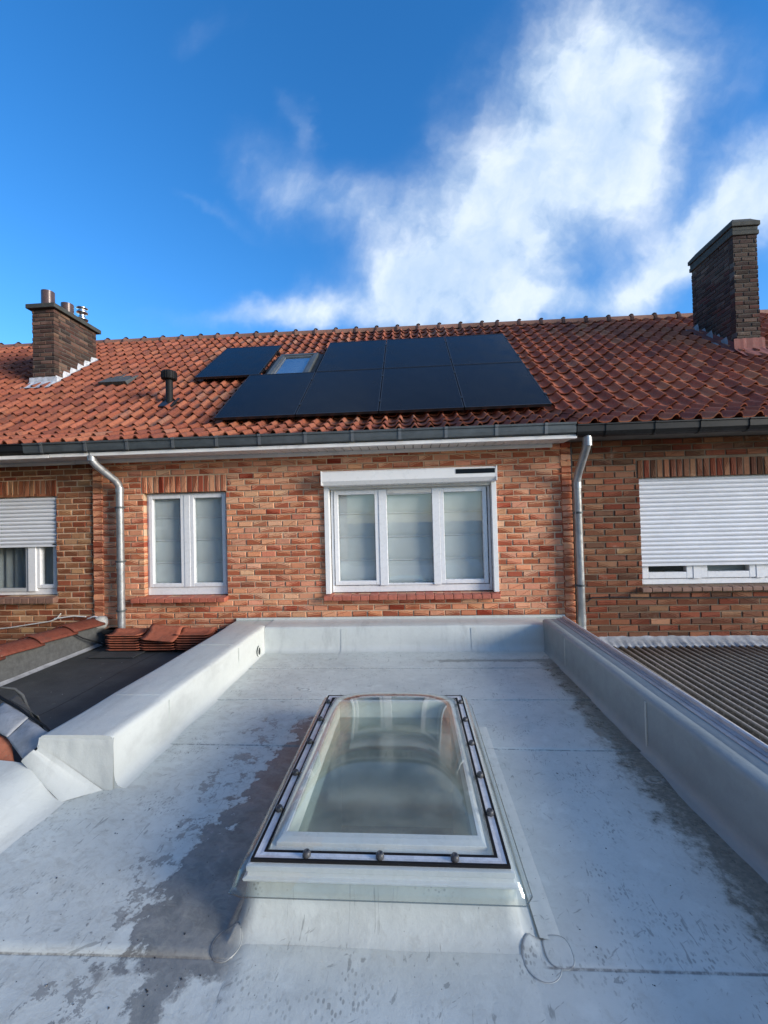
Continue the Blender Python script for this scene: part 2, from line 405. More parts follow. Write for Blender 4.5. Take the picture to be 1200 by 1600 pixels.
def brickfield(mb, T, u0, u1, w0, w1, pal, holes=(), soldiers=(), wref=0., bl=.204, fold=(.50, .27, .22)):
    """stretcher bond between u0..u1, w0..w1; holes and soldiers are (u0,u1,w0,w1)"""
    cuts = list(holes) + list(soldiers)
    k0 = math.floor((w0 - wref) / CH); k1 = math.ceil((w1 - wref) / CH)
    P = bl + JT
    for k in range(k0, k1):
        a = max(w0, wref + k * CH); b = min(w1, wref + (k + 1) * CH - JT)
        if b - a < .015: continue
        off = (P / 2 if k % 2 else 0) + random.uniform(-.02, .02)
        xs = []; x = math.floor((u0 - off) / P) * P + off
        while x < u1:
            L = bl
            xs.append((x, x + L)); x += P
        act = [h for h in cuts if h[2] < b - .006 and h[3] > a + .006]
        for p, q in xs:
            p += random.uniform(-.003, .003); q += random.uniform(-.003, .003)
            p = max(p, u0); q = min(q, u1)
            segs = [(p, q)]
            for h in act:
                ns = []
                for s0, s1 in segs:
                    if h[1] <= s0 or h[0] >= s1: ns.append((s0, s1)); continue
                    if s0 < h[0]: ns.append((s0, h[0] - (JT if h in soldiers else 0)))
                    if s1 > h[1]: ns.append((h[1] + (JT if h in soldiers else 0), s1))
                    lo, hi = max(s0, h[0]), min(s1, h[1])
                    if h[2] > a + .02: brick(mb, T, lo, hi, a, h[2] - .004, pal, fold=fold)
                    if h[3] < b - .02: brick(mb, T, lo, hi, h[3] + .004, b, pal, fold=fold)
                segs = ns
            for s0, s1 in segs: brick(mb, T, s0, s1, a, b, pal, fold=fold)
    for h in soldiers:
        n = max(1, round((h[1] - h[0]) / CH)); st = (h[1] - h[0]) / n
        for i in range(n): brick(mb, T, h[0] + i * st + JT / 2, h[0] + (i + 1) * st - JT / 2, h[2], h[3] - JT / 2, pal, vert=True, fold=fold)
def slab(mb, u0, u1, w0, w1, holes, d0, d1):
    """wall body facing -Y at y=d0 with rectangular openings, reveals running to d1"""
    us = sorted({u0, u1, *[h[i] for h in holes for i in (0, 1)]}); ws = sorted({w0, w1, *[h[i] for h in holes for i in (2, 3)]})
    us = [u for u in us if u0 <= u <= u1]; ws = [w for w in ws if w0 <= w <= w1]
    for a, b in zip(us, us[1:]):
        for c, d in zip(ws, ws[1:]):
            mu, mw = (a + b) / 2, (c + d) / 2
            if any(h[0] < mu < h[1] and h[2] < mw < h[3] for h in holes): continue
            mb.face([(a, d0, c), (b, d0, c), (b, d0, d), (a, d0, d)])
            mb.face([(a, d1, c), (a, d1, d), (b, d1, d), (b, d1, c)])
    for h in holes:
        a, b, c, d = h
        b = min(b, u1); a = max(a, u0)
        mb.face([(a, d0, c), (a, d0, d), (a, d1, d), (a, d1, c)]); mb.face([(b, d0, c), (b, d1, c), (b, d1, d), (b, d0, d)])
        mb.face([(a, d0, c), (a, d1, c), (b, d1, c), (b, d0, c)]); mb.face([(a, d0, d), (b, d0, d), (b, d1, d), (a, d1, d)])
    for a in (u0, u1): mb.face([(a, d0, w0), (a, d1, w0), (a, d1, w1), (a, d0, w1)])
    mb.face([(u0, d0, w1), (u1, d0, w1), (u1, d1, w1), (u0, d1, w1)])

# ------------------------------------------------------------------ world and camera
D = 4.912                                   # facade plane
cam = bpy.data.cameras.new('camera'); co = bpy.data.objects.new('camera', cam); col.objects.link(co); sc.camera = co
cam.sensor_fit = 'VERTICAL'; cam.sensor_height = 36; cam.lens = 14.958; cam.clip_end = 3000; cam.clip_start = .02
rx, up, fw = Vector((.99754266, .06528347, -.02543045)), Vector((.02654705, -.01629366, .99951477)), Vector((-.06483744, .99773372, .01798671))
m3 = Matrix((rx, up, -fw)).transposed(); co.matrix_world = Matrix.Translation((0, 0, 1.397)) @ m3.to_4x4()
w = bpy.data.worlds.new('World'); sc.world = w; w.use_nodes = True
t = NT(w.node_tree); bg = t.n['Background']
sky = t.node('ShaderNodeTexSky'); sky.sky_type = 'NISHITA'; sky.sun_disc = False
sky.sun_elevation = SUN_EL; sky.sun_rotation = SUN_AZ; sky.air_density = 1.; sky.dust_density = .3; sky.ozone_density = 3.
hs = t.node('ShaderNodeHueSaturation'); hs.inputs['Saturation'].default_value = 1.27; hs.inputs['Value'].default_value = 2.25
t.l.new(sky.outputs[0], hs.inputs['Color'])
dirn = V(t, t.node('ShaderNodeTexCoord').outputs['Generated']); dx, dy, dz = t.sep(dirn)
yy = t.math('MAXIMUM', t.math('ABSOLUTE', dy), .12)
u = dx / yy; v = dz / yy                    # a direction chart of the sky over the houses
q = t.comb(u, v, 0)
warp = t.vmath('SCALE', t.vmath('SUBTRACT', t.noise(q, 3.2, 5, .58, color=True), (.5, .5, .5)), scale=.26)
q2 = t.vmath('ADD', q, warp); wu, wv, _ = t.sep(q2)
def blob(cu, cv, a, ru, rv, k):
    ca, sa = math.cos(a), math.sin(a)
    X = (wu - cu) * (ca / ru) + (wv - cv) * (sa / ru); Y = (wu - cu) * (-sa / rv) + (wv - cv) * (ca / rv)
    return t.math('EXPONENT', (X * X + Y * Y) * -1.) * k
BL_ = [(0.300, 0.823, 0.983, 0.371, 0.215, 0.80), (0.452, 1.044, 1.403, 0.285, 0.162, 0.60), (0.546, 0.848, 1.283, 0.206, 0.109, 0.65), (0.248, 0.577, 0.206, 0.159, 0.068, 0.40), (0.178, 0.703, 0.619, 0.218, 0.132, 0.60), (0.017, 0.561, 0.258, 0.141, 0.065, 0.75), (-0.276, 0.514, 0.186, 0.177, 0.053, 0.60), (-0.254, 0.813, -0.718, 0.184, 0.094, 0.55), (-0.250, 1.001, -1.086, 0.081, 0.037, 0.30), (0.643, 0.603, 0.670, 0.243, 0.067, 1.00), (0.785, 0.718, 0.670, 0.151, 0.109, 0.90), (0.246, 0.487, 0.013, 0.245, 0.051, 0.55), (-0.470, 0.782, -0.494, 0.122, 0.022, 0.28), (-0.461, 1.237, 0.251, 0.134, 0.066, 0.20), (0.763, 1.029, 1.024, 0.113, 0.087, 0.22), (-0.114, 0.489, -0.005, 0.490, 0.037, 0.38), (-0.071, 0.690, 1.014, 0.106, 0.126, 0.30)]
s = None
for bdef in BL_:
    e = blob(*bdef); s = e if s is None else s + e
qs = t.comb(u * .75 + v * .55, v * .5 - u * .85, 0)
n1 = t.noise(t.vmath('MULTIPLY', t.vmath('ADD', qs, t.vmath('SCALE', warp, scale=.6)), (1.6, 2.9, 1)), 2.3, 8, .55)
n2 = t.noise(t.vmath('ADD', q, warp), 6., 7, .58)
front = t.sm(dy, -.05, .15)
back = t.sm(t.noise(dirn, 2.2, 6, .55), .5, .75) * .7
dens = s * (n1 * 1.35 + n2 * .9 - .22)
zen = t.sm(dz, .78, .93) * t.sm(t.noise(dirn, 2.6, 5, .55), .3, .6) * .6  # unseen overhead cloud, added to brighten the deck from above
mask = t.math('MAXIMUM', t.math('MULTIPLY', t.sm(dens, .06, 1.2), front) + back * (1 - front) * t.sm(dx, -.5, .3), zen)
mask = t.math('MINIMUM', mask, .9)
ccol = t.mix(t.sm(n2 + n1, .75, 1.35), (4.4, 5.7, 7.4), (7.1, 7.8, 8.6))
skyc = t.mix(mask, t.mix(1., V(t, hs.outputs[0]), (.86, .89, 1.), 'MULTIPLY'), ccol)
t.put(bg.inputs[0], skyc); bg.inputs[1].default_value = .1
sl = bpy.data.lights.new('sun', 'SUN'); so = bpy.data.objects.new('sun', sl); col.objects.link(so)
sl.energy = 3.5; sl.angle = R(20); sl.color = (1, .91, .80)
sd = Vector((math.sin(SUN_AZ) * math.cos(SUN_EL), math.cos(SUN_AZ) * math.cos(SUN_EL), math.sin(SUN_EL)))
so.rotation_euler = sd.to_track_quat('Z', 'Y').to_euler(); so.location = sd * 20
sc.view_settings.view_transform = 'Standard'; sc.view_settings.look = 'None'; sc.view_settings.exposure = .45; sc.view_settings.gamma = 1

g = MB(); g.face([(-600, -600, -3.2), (600, -600, -3.2), (600, 600, -3.2), (-600, 600, -3.2)])
tag(g.build('ground', worn((.09, .10, .06), .95, 0, .3, .3, .2)), kind='structure')

# ------------------------------------------------------------------ houses
TW = lambda u, w_, d: (u, D + d, w_)
EAVE = Vector((0, 4.84, 2.395)); BRK = Vector((0, 5.55, 2.685))
SLP = math.tan(R(37.9)); NPL = Vector((0, -math.sin(R(37.9)), math.cos(R(37.9))))
def zroof(y): return 2.615 + (y - 5.465) * SLP
def yridge(x): return 9.16 - .028 * (x + .5)
def roofpt(x, f):
    """point on the tile bed at x and fraction f (0 eave .. 1 ridge), with its normal: bellcast eave then 38 degrees"""
    yr = yridge(x); Rg = Vector((0, yr, zroof(yr)))
    l1 = (BRK - EAVE).length; l2 = (Rg - BRK).length
    def at(s_):
        return EAVE.lerp(BRK, s_ / l1) if s_ < l1 else BRK.lerp(Rg, (s_ - l1) / l2)
    s_ = f * (l1 + l2); e = .15
    p = (at(s_ - e) + at(s_) * 2 + at(s_ + e)) / 4 if e < s_ < l1 + l2 - e else at(s_)
    tg = (at(min(s_ + .1, l1 + l2)) - at(max(s_ - .1, 0))).normalized()
    return Vector((x, p.y, p.z)), Vector((0, -tg.z, tg.y)), tg
def pan(u_):
    # pantile section: broad trough, narrow roll with a small drip edge
    u_ = u_ % 1.
    if u_ < .62: return -.016 * math.sin(math.pi * u_ / .62) 
    return .044 * math.sin(math.pi * (u_ - .62) / .38) ** .8
US = [0, .1, .22, .36, .5, .6, .66, .72, .79, .86, .92, .965, .999]
def tiles(name, x0, x1, tw, rows, pal, parent, zoff=0.):
    mb = MB(); n = int((x1 - x0) / tw) + 1
    for r_ in range(rows):
        for c in range(n):
            a = x0 + c * tw
            if a > x1 - .05: continue
            tint = pick(pal); ju = random.uniform(-.006, .006); jh = random.uniform(-.004, .006); jf = random.gauss(0, .0014); tl = random.uniform(-.008, .008); sk_ = random.uniform(-.012, .012)
            f0 = r_ / rows + jf; f1 = min(1.0, (r_ + 1.12) / rows)
            top = []
            for f, lift in ((f0, .036), ((f0 + f1) / 2, .020), (f1, .002)):
                row = []
                for k in US:
                    x = min(a + k * tw + ju + sk_ * (f - f0) * rows, x1)
                    p, nn, tg = roofpt(x, f)
                    cv = 0
                    row.append(p + nn * (pan(k) + lift + jh + zoff + tl * (k - .5)))
                top.append(row)
            mb.grid(top[::-1], True, False, tint)
            p, nn, tg = roofpt(a, f0)
            low = [q_ - nn * .015 for q_ in top[0]]
            mb.grid([top[0], low], False, False, tuple(q_ * .8 for q_ in tint))
            # side lip of the roll
            mb.grid([[r2[-1] for r2 in top], [r2[-1] - nn * .022 for r2 in top]], False, False, tuple(q_ * .8 for q_ in tint))
    return mb.build(name, M['tile'], parent, color=True)
def under(x0, x1, parent, name='roof_deck'):
    mb = MB(); xs = [x0, x1]
    rows = []
    for f in [i / 12 for i in range(13)]:
        rows.append([roofpt(x, f)[0] - roofpt(x, f)[1] * .03 for x in xs])
    for i in range(1, 13):
        rows.append([Vector((x, yridge(x) + i / 12 * 4., zroof(yridge(x)) - i / 12 * 4. * SLP)) for x in xs])
    mb.grid(rows, False); return mb.build(name, M['sill_brown'], parent)
def ridge(x0, x1, parent):
    mb = MB(); x = x0; L = .45
    while x < x1 - .02:
        e = min(x + L, x1); rows = []
        for xx, rr in ((x, .105), (x + .045, .120), (x + .055, .122), (x + .07, .096), (e - .01, .098), (e, .094)):
            if xx > e: continue
            y = yridge(xx); z = zroof(y) - .015
            rows.append([Vector((xx, y + math.cos(a) * rr * .95, z + math.sin(a) * rr)) for a in [R(-15 + 210 * i / 10) for i in range(11)]])
        k = random.uniform(.7, 1.15)
        mb.grid(rows, True, False, tuple(q_ * k for q_ in (.17, .085, .06)))
        c = Vector((x + .05, yridge(x), zroof(yridge(x)) + .108))
        mb.idx([c + Vector((math.cos(a) * .045, math.sin(a) * .05, 0)) for a in [i * math.pi / 4 for i in range(8)]] + [c + Vector((0, 0, .03))],
               [(i, (i + 1) % 8, 8) for i in range(8)], True, tuple(q_ * k for q_ in (.12, .065, .05)))
        x += L
    return mb.build('ridge_tiles', M['tile'], parent, color=True)
def gutter(x0, x1, zt, parent, m, strap_m, yf=4.47, h=.108, rnd_=False, straps=.5, first=.2):
    mb = MB()
    if rnd_: prof = [(yf + .40, zt), (yf + .40, zt - .06), (yf + .17, zt - .06)] + [(yf + .08 - .08 * math.cos(a), zt - .045 - .068 * math.sin(a)) for a in [R(160 - i * 20) for i in range(0, 8)]] + [(yf, zt - .01), (yf - .010, zt - .004), (yf - .010, zt + .008), (yf + .006, zt + .010)]
    else: prof = [(yf + .40, zt), (yf + .40, zt - h + .01), (yf + .022, zt - h), (yf + .008, zt - h + .01), (yf + .002, zt - h + .045), (yf, zt - .02), (yf - .012, zt - .016), (yf - .014, zt + .004), (yf + .004, zt + .008), (yf + .006, zt - .01)]
    xs = [x0 + (x1 - x0) * i / 8 for i in range(9)]
    mb.grid([[Vector((x, y, z)) for y, z in prof] for x in xs], False)
    for x in (x0, x1): mb.face([(x, y, z) for y, z in prof[:-3]])
    o = mb.build('gutter', m, parent)
    sb = MB(); pr = [(y - .006, z) for y, z in prof[2:-1]]
    pr = [(y, z - (.004 if z < zt - h + .02 else 0)) for y, z in pr]
    sb.grid([[Vector((x0 + first + k, y, z)) for y, z in pr] for k in (-.016, .016)], False)
    so_ = sb.build('gutter_strap', strap_m, o); sm_ = so_.modifiers.new('th', 'SOLIDIFY'); sm_.thickness = .004; sm_.offset = 0
    x = first + straps
    while x0 + x < x1 - .1:
        dup(so_, o, (x - first + random.uniform(-.02, .02), 0, 0)); x += straps
    return o
def bars(mb, x0, x1, z0, z1, wd, y0, y1, wb=None, wt=None):
    """rectangular frame of four butt-joined bars"""
    wb = wb or wd; wt = wt or wd
    mb.box(x0, x0 + wd, y0, y1, z0, z1); mb.box(x1 - wd, x1, y0, y1, z0, z1)
    mb.box(x0 + wd, x1 - wd, y0 + .0005, y1, z0, z0 + wb); mb.box(x0 + wd, x1 - wd, y0 + .0005, y1, z1 - wt, z1)
def pane(x0, x1, z0, z1, y, parent, m=None):
    mb = MB(); mb.box(x0, x1, y, y + .006, z0, z1); return mb.build('pane', m or M['glass'], parent)
def blind(x0, x1, z0, z1, y, parent, n=4):
    mb = MB(); rows = []; N = n * 12
    for i in range(N + 1):
        f = i / N; ph = (f * n) % 1.
        dd = .022 * math.sin(math.pi * ph) ** .5 if 0 < ph < 1 else 0
        rows.append([Vector((x0 + (x1 - x0) * k / 10, y - dd + .004 * nz(k * .6, i * .12, 3), z0 + (z1 - z0) * f + .002 * nz(k * .7, i, 1))) for k in range(11)])
    mb.grid(rows, True); o = mb.build('blind', M['blind'], parent)
    for i in range(1, n):
        zz = z0 + (z1 - z0) * i / n; s = MB()
        s.tube([(x0 + .004, y - .012, zz), ((x0 + x1) / 2, y - .012, zz - .003), (x1 - .004, y - .012, zz + .001)], .0065, 6)
        s.build('blind_rod', M['upvc'], parent)
    return o
def sill(x0, x1, zt, parent, m, h=.052, proj=.10):
    mb = MB(); n = max(2, round((x1 - x0) / .105)); st = (x1 - x0) / n
    for i in range(n):
        j = random.uniform(-.002, .002)
        T = lambda v: v + Vector((0, 0, j + (-.010 if v.y < D else 0)))
        mb.box(x0 + i * st + .0025, x0 + (i + 1) * st - .0025, D - proj + j, D + .09, zt - h, zt, T)
    mb.box(x0 + .002, x1 - .002, D - proj + .012, D + .085, zt - h - .004, zt - .018)
    return mb.build('sill', m, parent, bevel=.006)
def dark_room(x0, x1, z0, z1, parent):
    mb = MB(); y0, y1 = D + .31, D + 1.6
    mb.face([(x0, y1, z0), (x1, y1, z0), (x1, y1, z1), (x0, y1, z1)])
    mb.face([(x0, y0, z0), (x0, y1, z0), (x0, y1, z1), (x0, y0, z1)]); mb.face([(x1, y0, z0), (x1, y1, z0), (x1, y1, z1), (x1, y0, z1)])
    mb.face([(x0, y0, z0), (x1, y0, z0), (x1, y1, z0), (x0, y1, z0)]); mb.face([(x0, y0, z1), (x1, y0, z1), (x1, y1, z1), (x0, y1, z1)])
    return mb.build('room_lining', M['room'], parent)
def shutter(x0, x1, z0, z1, y, parent, pitch=.0485):
    mb = MB(); rows = []; n = int((z1 - z0) / pitch) + 1; z = z0
    prof = [(0, 0), (.002, -.005), (.010, -.014), (.024, -.019), (.036, -.014), (.0425, -.004), (.0435, .006), (.0485, .006)]
    for i in range(n):
        for dz_, dy_ in prof:
            zz = z + dz_ * pitch / .0485
            if zz > z1: break
            rows.append([Vector((x0, y + dy_, zz)), Vector((x1, y + dy_, zz))])
        z += pitch
    mb.grid(rows, False); mb.box(x0, x1, y - .012, y + .004, z0 - .03, z0 - .001)
    return mb.build('roller_shutter', M['shutter'], parent)
def downpipe(pts, r, parent, clips=(), m=None, socks=(), dull=None):
    P = []
    pts = [Vector(p) for p in pts]
    for i, p in enumerate(pts):                      # round the elbows
        if 0 < i < len(pts) - 1:
            a, b = (pts[i - 1] - p), (pts[i + 1] - p); k = min(.07, a.length * .45, b.length * .45)
            a = p + a.normalized() * k; b = p + b.normalized() * k
            P += [a, (a + b) / 4 + p / 2, b]
        else: P.append(p)
    mb = MB(); mb.tube(P, r, 18); o = mb.build('downpipe', m or M['zinc_pipe'], parent)
    for a, b in socks:
        s = MB(); s.tube([a, b], r + .0045, 18); s.build('pipe_socket', dull or M['zinc_pipe'], o)
    first = None
    for z in clips:
        if first is None:
            c = MB(); x, y = pts[-1].x, pts[-1].y; c.tube([(x, y, z - .012), (x, y, z + .012)], r + .004, 18)
            c.box(x - .012, x + .012, y + r, D + .002, z - .008, z + .008); c.box(x - r - .022, x - r, y - .006, y + .006, z - .01, z + .01)
            first = c.build('pipe_clip', M['zinc'], o); zf = z
        else: dup(first, o, (0, 0, z - zf))
    return o
def soffit(x0, x1, parent, y0=4.545, z=2.208, trim_to=None):
    mb = MB(); n = int((x1 - x0) / .098); st = (x1 - x0) / n
    for i in range(n): mb.box(x0 + i * st + .005, x0 + (i + 1) * st - .005, y0 + .03, D - .012, z, z + .010)
    so_ = mb.build('soffit', M['soffit'], parent); bb = MB(); bb.box(x0, x1, y0 + .031, D - .013, z + .011, z + .02); bb.build('backing_board', M['black'], so_)
    f = MB(); f.box(x0, x1, y0 - .03, y0 + .03, z - .018, z + .022); f.build('fascia', M['upvc_fascia'], parent, bevel=.003)
    tr = MB(); tr.box(x0, (trim_to or x1), D - .024, D - .006, z - .045, z - .001); tr.build('soffit_trim', M['upvc_fascia'], parent, bevel=.003)
def wall(x0, x1, pal, holes, soldiers, parent, mm, zb=-.55, wref=0., yoff=0., body_left=None, body_right=None, fold=(.50, .27, .22), pil=(), bl=.204):
    T = lambda u_, w_, d_: (u_, D + yoff + d_, w_)
    b = MB(); brickfield(b, T, x0 + .004, x1 - .004, zb, 2.35, pal, holes, soldiers, wref, bl, fold)
    for p0, p1 in pil:                       # shallow pilaster strips, one brick wide
        Tp = lambda u_, w_, d_: (u_, D - .012 + d_, w_)
        k = 0; z = zb
        while z < 2.2: brick(b, Tp, p0, p1, z, z + CH - JT, pal, .1, fold=fold); z += CH
    o = b.build('wall', M['brick'], parent, color=True)
    s = MB(); hh = [(h[0] - .003, h[1] + .003, h[2] - .003, h[3] + .003) for h in holes]
    slab(s, body_left if body_left is not None else x0, body_right if body_right is not None else x1, -3.2, 2.4, hh, D + yoff + .0075, D + .30)
    s.build('mortar', mm, o)
    return o

XL, XR = -3.858, 1.808
PT_MID = [((0.286, 0.085, 0.042), 5), ((0.251, 0.071, 0.035), 4), ((0.329, 0.110, 0.057), 3), ((0.195, 0.056, 0.032), 2), ((0.294, 0.125, 0.076), 1)]
PT_RIGHT = [((0.380, 0.104, 0.046), 5), ((0.330, 0.087, 0.040), 4), ((0.436, 0.128, 0.056), 3), ((0.267, 0.073, 0.038), 2), ((0.436, 0.153, 0.069), 1)]
PT_LEFT = [((0.270, 0.081, 0.042), 5), ((0.237, 0.068, 0.035), 4), ((0.305, 0.100, 0.053), 3), ((0.186, 0.054, 0.032), 2)]

# --- middle house
hm = empty('brick_house', (-1.02, D, -3.2), 'orange brick middle terraced house whose red tiled roof carries the black solar panels', 'house')
WA = (-3.215, -2.195, .548, 1.782); WB = (-.985, .925, .548, 1.80)
wall(XL, XR, PAL_MID, [WA, WB], [(-3.235, -2.19, 1.785, 1.985)], hm, M['mortar'], bl=.1655, pil=[(-3.845, -3.725), (1.69, 1.80)])
wa = MB(); bars(wa, -3.212, -2.2, .553, 1.779, .03, D + .07, D + .13, .098, .02)
wo = wa.build('window', M['upvc'], hm, bevel=.004); tag(wo, 'two-light white window left of the big window')
for a, b in ((-3.186, -2.743), (-2.668, -2.228)):
    s_ = MB(); bars(s_, a, b, .648, 1.762, .046, D + .055, D + .12); s_.build('sash', M['upvc'], wo, bevel=.005)
    pane(a + .044, b - .044, .692, 1.718, D + .085, wo)
mul = MB(); mul.box(-2.7425, -2.6685, D + .05, D + .125, .6485, 1.7615); mul.build('mullion', M['upvc'], wo, bevel=.004)
blind(-3.19, -2.71, .66, 1.76, D + .15, wo); blind(-2.69, -2.21, .66, 1.76, D + .15, wo); sill(-3.33, -2.185, .548, wo, M['sill']); dark_room(-3.3, -2.1, .4, 1.9, wo)
wb = MB(); bars(wb, -.95, .905, .556, 1.795, .03, D + .06, D + .125, .075, .05)
wo = wb.build('window', M['upvc'], hm, bevel=.004); tag(wo, 'wide three-light white window under a shutter box')
for a, b in ((-.912, -.384), (.325, .862)):
    s_ = MB(); bars(s_, a, b, .640, 1.748, .048, D + .045, D + .115); s_.build('sash', M['upvc'], wo, bevel=.005)
    pane(a + .046, b - .046, .686, 1.702, D + .08, wo)
for a, b in ((-.3835, -.290), (.238, .3245)):
    mul = MB(); mul.box(a, b, D + .038, D + .12, .632, 1.7485); mul.build('mullion', M['upvc'], wo, bevel=.004)
for zz in ((.632, .652), (1.69, 1.748)): s_ = MB(); s_.box(-.2895, .2375, D + .05, D + .115, *zz); s_.build('glazing_bead', M['upvc'], wo, bevel=.004)
s_ = MB(); s_.box(-.283, .231, D + .035, D + .049, 1.70, 1.738)
s_.build('vent_strip', M['upvc_old'], wo, bevel=.004)
pane(-.288, .236, .65, 1.692, D + .09, wo)
blind(-.9, -.345, .65, 1.75, D + .15, wo); blind(-.335, .285, .64, 1.75, D + .153, wo); blind(.29, .86, .65, 1.75, D + .15, wo)
sill(-1.03, .965, .548, wo, M['sill']); dark_room(-1.1, 1., .4, 1.95, wo)
for a, b in ((-1.012, -.957), (.907, .962)):
    gr = MB(); gr.box(a, b, D - .032, D + .06, .552, 1.80); gr.build('guide_rail', M['box_white'], wo, bevel=.003)
sb = MB(); pr = [(D - .005, 1.962), (D - .125, 1.962), (D - .15, 1.945), (D - .15, 1.845), (D - .12, 1.80), (D - .005, 1.79)]
for x in (-1.014, .947): sb.face([(x, y, z) for y, z in pr])
for (a, b) in zip(pr, pr[1:] + pr[:1]): sb.face([(-1.014, a[0], a[1]), (.947, a[0], a[1]), (.947, b[0], b[1]), (-1.014, b[0], b[1])])
for x in (-1.020, .941): sb.box(x, x + .012, D - .153, D - .006, 1.80, 1.964)
bx = sb.build('shutter_box', M['box_white'], wo, bevel=.002)
ps = MB(); ps.box(.50, .93, D - .1545, D - .149, 1.886, 1.938); ps.build('solar_strip', M['panel'], wo, bevel=.001)
dr = MB(); dr.box(-.955, .905, D - .01, D + .05, 1.765, 1.80); dr.build('shutter_slot', M['upvc_old'], wo)
tiles('roof', -4.30, 1.87, .183, 19, PT_MID, hm)
rf = [o for o in hm.children if o.name.startswith('roof')][0]
under(-4.3, 1.87, rf); ridge(-4.3, 1.87, rf)
gutter(-4.32, 1.71, 2.345, hm, M['zinc'], M['zinc_strap'], first=.22)
soffit(-4.05, 1.73, hm, trim_to=1.60)
downpipe([(-3.575, 4.555, 2.26), (-3.575, 4.555, 2.13), (-3.45, 4.83, 1.90), (-3.45, 4.83, .03)], .041, hm, (.98, 1.62, .4), socks=[((-3.45, 4.83, 1.86), (-3.45, 4.83, 1.80)), ((-3.45, 4.83, .97), (-3.45, 4.83, .90)), ((-3.575, 4.555, 2.2), (-3.575, 4.555, 2.14))])
# roof window, slate vent and flue terminal on the middle roof
def onroof(x, y, off=0.): 
    return Vector((x, y, zroof(y))) + NPL * off
def RT(cx, cy):
    e1 = Vector((1, 0, 0)); e2 = Vector((0, math.cos(R(37.9)), math.sin(R(37.9)))); o_ = onroof(cx, cy)
    return lambda v: o_ + e1 * v.x + e2 * v.y + NPL * v.z
T = RT(-1.965, 6.72)
rw = MB(); H_ = 1.26
for a in ((-.345, -.27, 0, H_), (.27, .345, 0, H_), (-.27, .27, H_ - .085, H_), (-.27, .27, 0, .08)): rw.box(a[0], a[1], a[2], a[3], -.02, .145, T)
rwo = rw.build('roof_window', M['zinc'], hm, bevel=.006)
fl = MB()
for a in ((-.43, -.35, -.05, H_ + .05), (.35, .43, -.05, H_ + .05), (-.35, .35, H_ + .004, H_ + .12)): fl.box(a[0], a[1], a[2], a[3], -.01, .095, T)
fl.build('flashing', M['zinc_dark'], rwo)
ins = MB()
for a in ((-.269, -.235, .081, H_ - .086), (.235, .269, .081, H_ - .086), (-.235, .235, H_ - .13, H_ - .086)): ins.box(a[0], a[1], a[2], a[3], -.05, .128, T)
ins.build('sash', M['zinc_strap'], rwo)
pn = MB(); pn.box(-.236, .236, .08, H_ - .12, .105, .111, T); pn.build('pane', M['roof_glass'], rwo)
bk = MB(); bk.box(-.25, .25, .06, H_ - .1, .085, .092, T); bk.build('blind', M['blind'], rwo)  # pale backing sheet imitating sky reflected in the pane
T = RT(-3.66, 6.27)
vp = MB(); vp.lathe([(.052, -.1), (.052, .42)], (-3.66, 6.27, zroof(6.27)), 18); vo = vp.build('vent_pipe', M['black_plastic'], hm)
cp = MB(); cp.lathe([(.05, .38), (.098, .385), (.105, .40), (.105, .49), (.096, .515), (.04, .53)], (-3.66, 6.27, zroof(6.27)), 24)
for i in range(18):
    a = i * math.pi / 9; cp.box(-.005, .005, .102, .113, .39, .50, lambda v, a=a: Vector((-3.66 + v.x * math.cos(a) - v.y * math.sin(a), 6.27 + v.x * math.sin(a) + v.y * math.cos(a), zroof(6.27) + v.z)))
cp.build('vent_cap', M['black_plastic'], vo)
bs = MB(); bs.box(-.11, .11, -.16, .16, .0, .05, T); bs.build('vent_base', M['black'], vo, bevel=.01)

# --- right neighbour
hr = empty('brick_house', (5.4, D, -3.2), 'brown brick house on the right with a closed white roller shutter and a tall chimney', 'house')
WR = (2.54, 4.75, .585, 1.785)
wall(XR, 9., PAL_NB, [WR], [(2.52, 4.78, 1.79, 1.992)], hr, M['mortar_dark'], wref=.02, fold=(.6, .45, .4))
wr = MB(); bars(wr, 2.543, 4.747, .588, 1.78, .05, D + .10, D + .16, .06); wo = wr.build('window', M['upvc'], hr, bevel=.004)
for a, b in ((2.58, 3.13), (3.215, 3.80), (3.885, 4.70)):
    s_ = MB(); bars(s_, a, b, .655, 1.72, .07, D + .085, D + .15); s_.build('sash', M['upvc'], wo, bevel=.005); pane(a + .068, b - .068, .72, 1.655, D + .12, wo)
for a in (3.1305, 3.8005):
    mul = MB(); mul.box(a, a + .084, D + .08, D + .155, .6485, 1.73); mul.build('mullion', M['upvc'], wo, bevel=.004)
bm = MB(); bm.face([(3.3, D + .19, .6), (3.92, D + .19, .6), (3.92, D + .19, 1.75), (3.3, D + .19, 1.75)]); bm.build('blind', M['curtain'], wo)
shutter(2.55, 4.74, .83, 1.79, D + .06, wo); dark_room(2.4, 4.9, .45, 1.95, wo); sill(2.50, 4.8, .583, wo, M['sill_brown'], .045, .06)
tiles('roof', 1.87, 9.2, .217, 19, PT_RIGHT, hr)
rf = [o for o in hr.children if o.name.startswith('roof')][0]; under(1.87, 9.2, rf); ridge(1.87, 9.2, rf)
gutter(1.72, 9.2, 2.318, hr, M['zinc_dark'], M['zinc_dark'], rnd_=True, first=.3, straps=.47)
sf = MB(); sf.box(1.74, 9.2, 4.56, D - .006, 2.222, 2.236); sf.box(1.735, 9.2, 4.575, 4.60, 2.237, 2.30); sf.build('soffit', worn((.16, .16, .15), .7, 0, .3, 5, .1), hr)
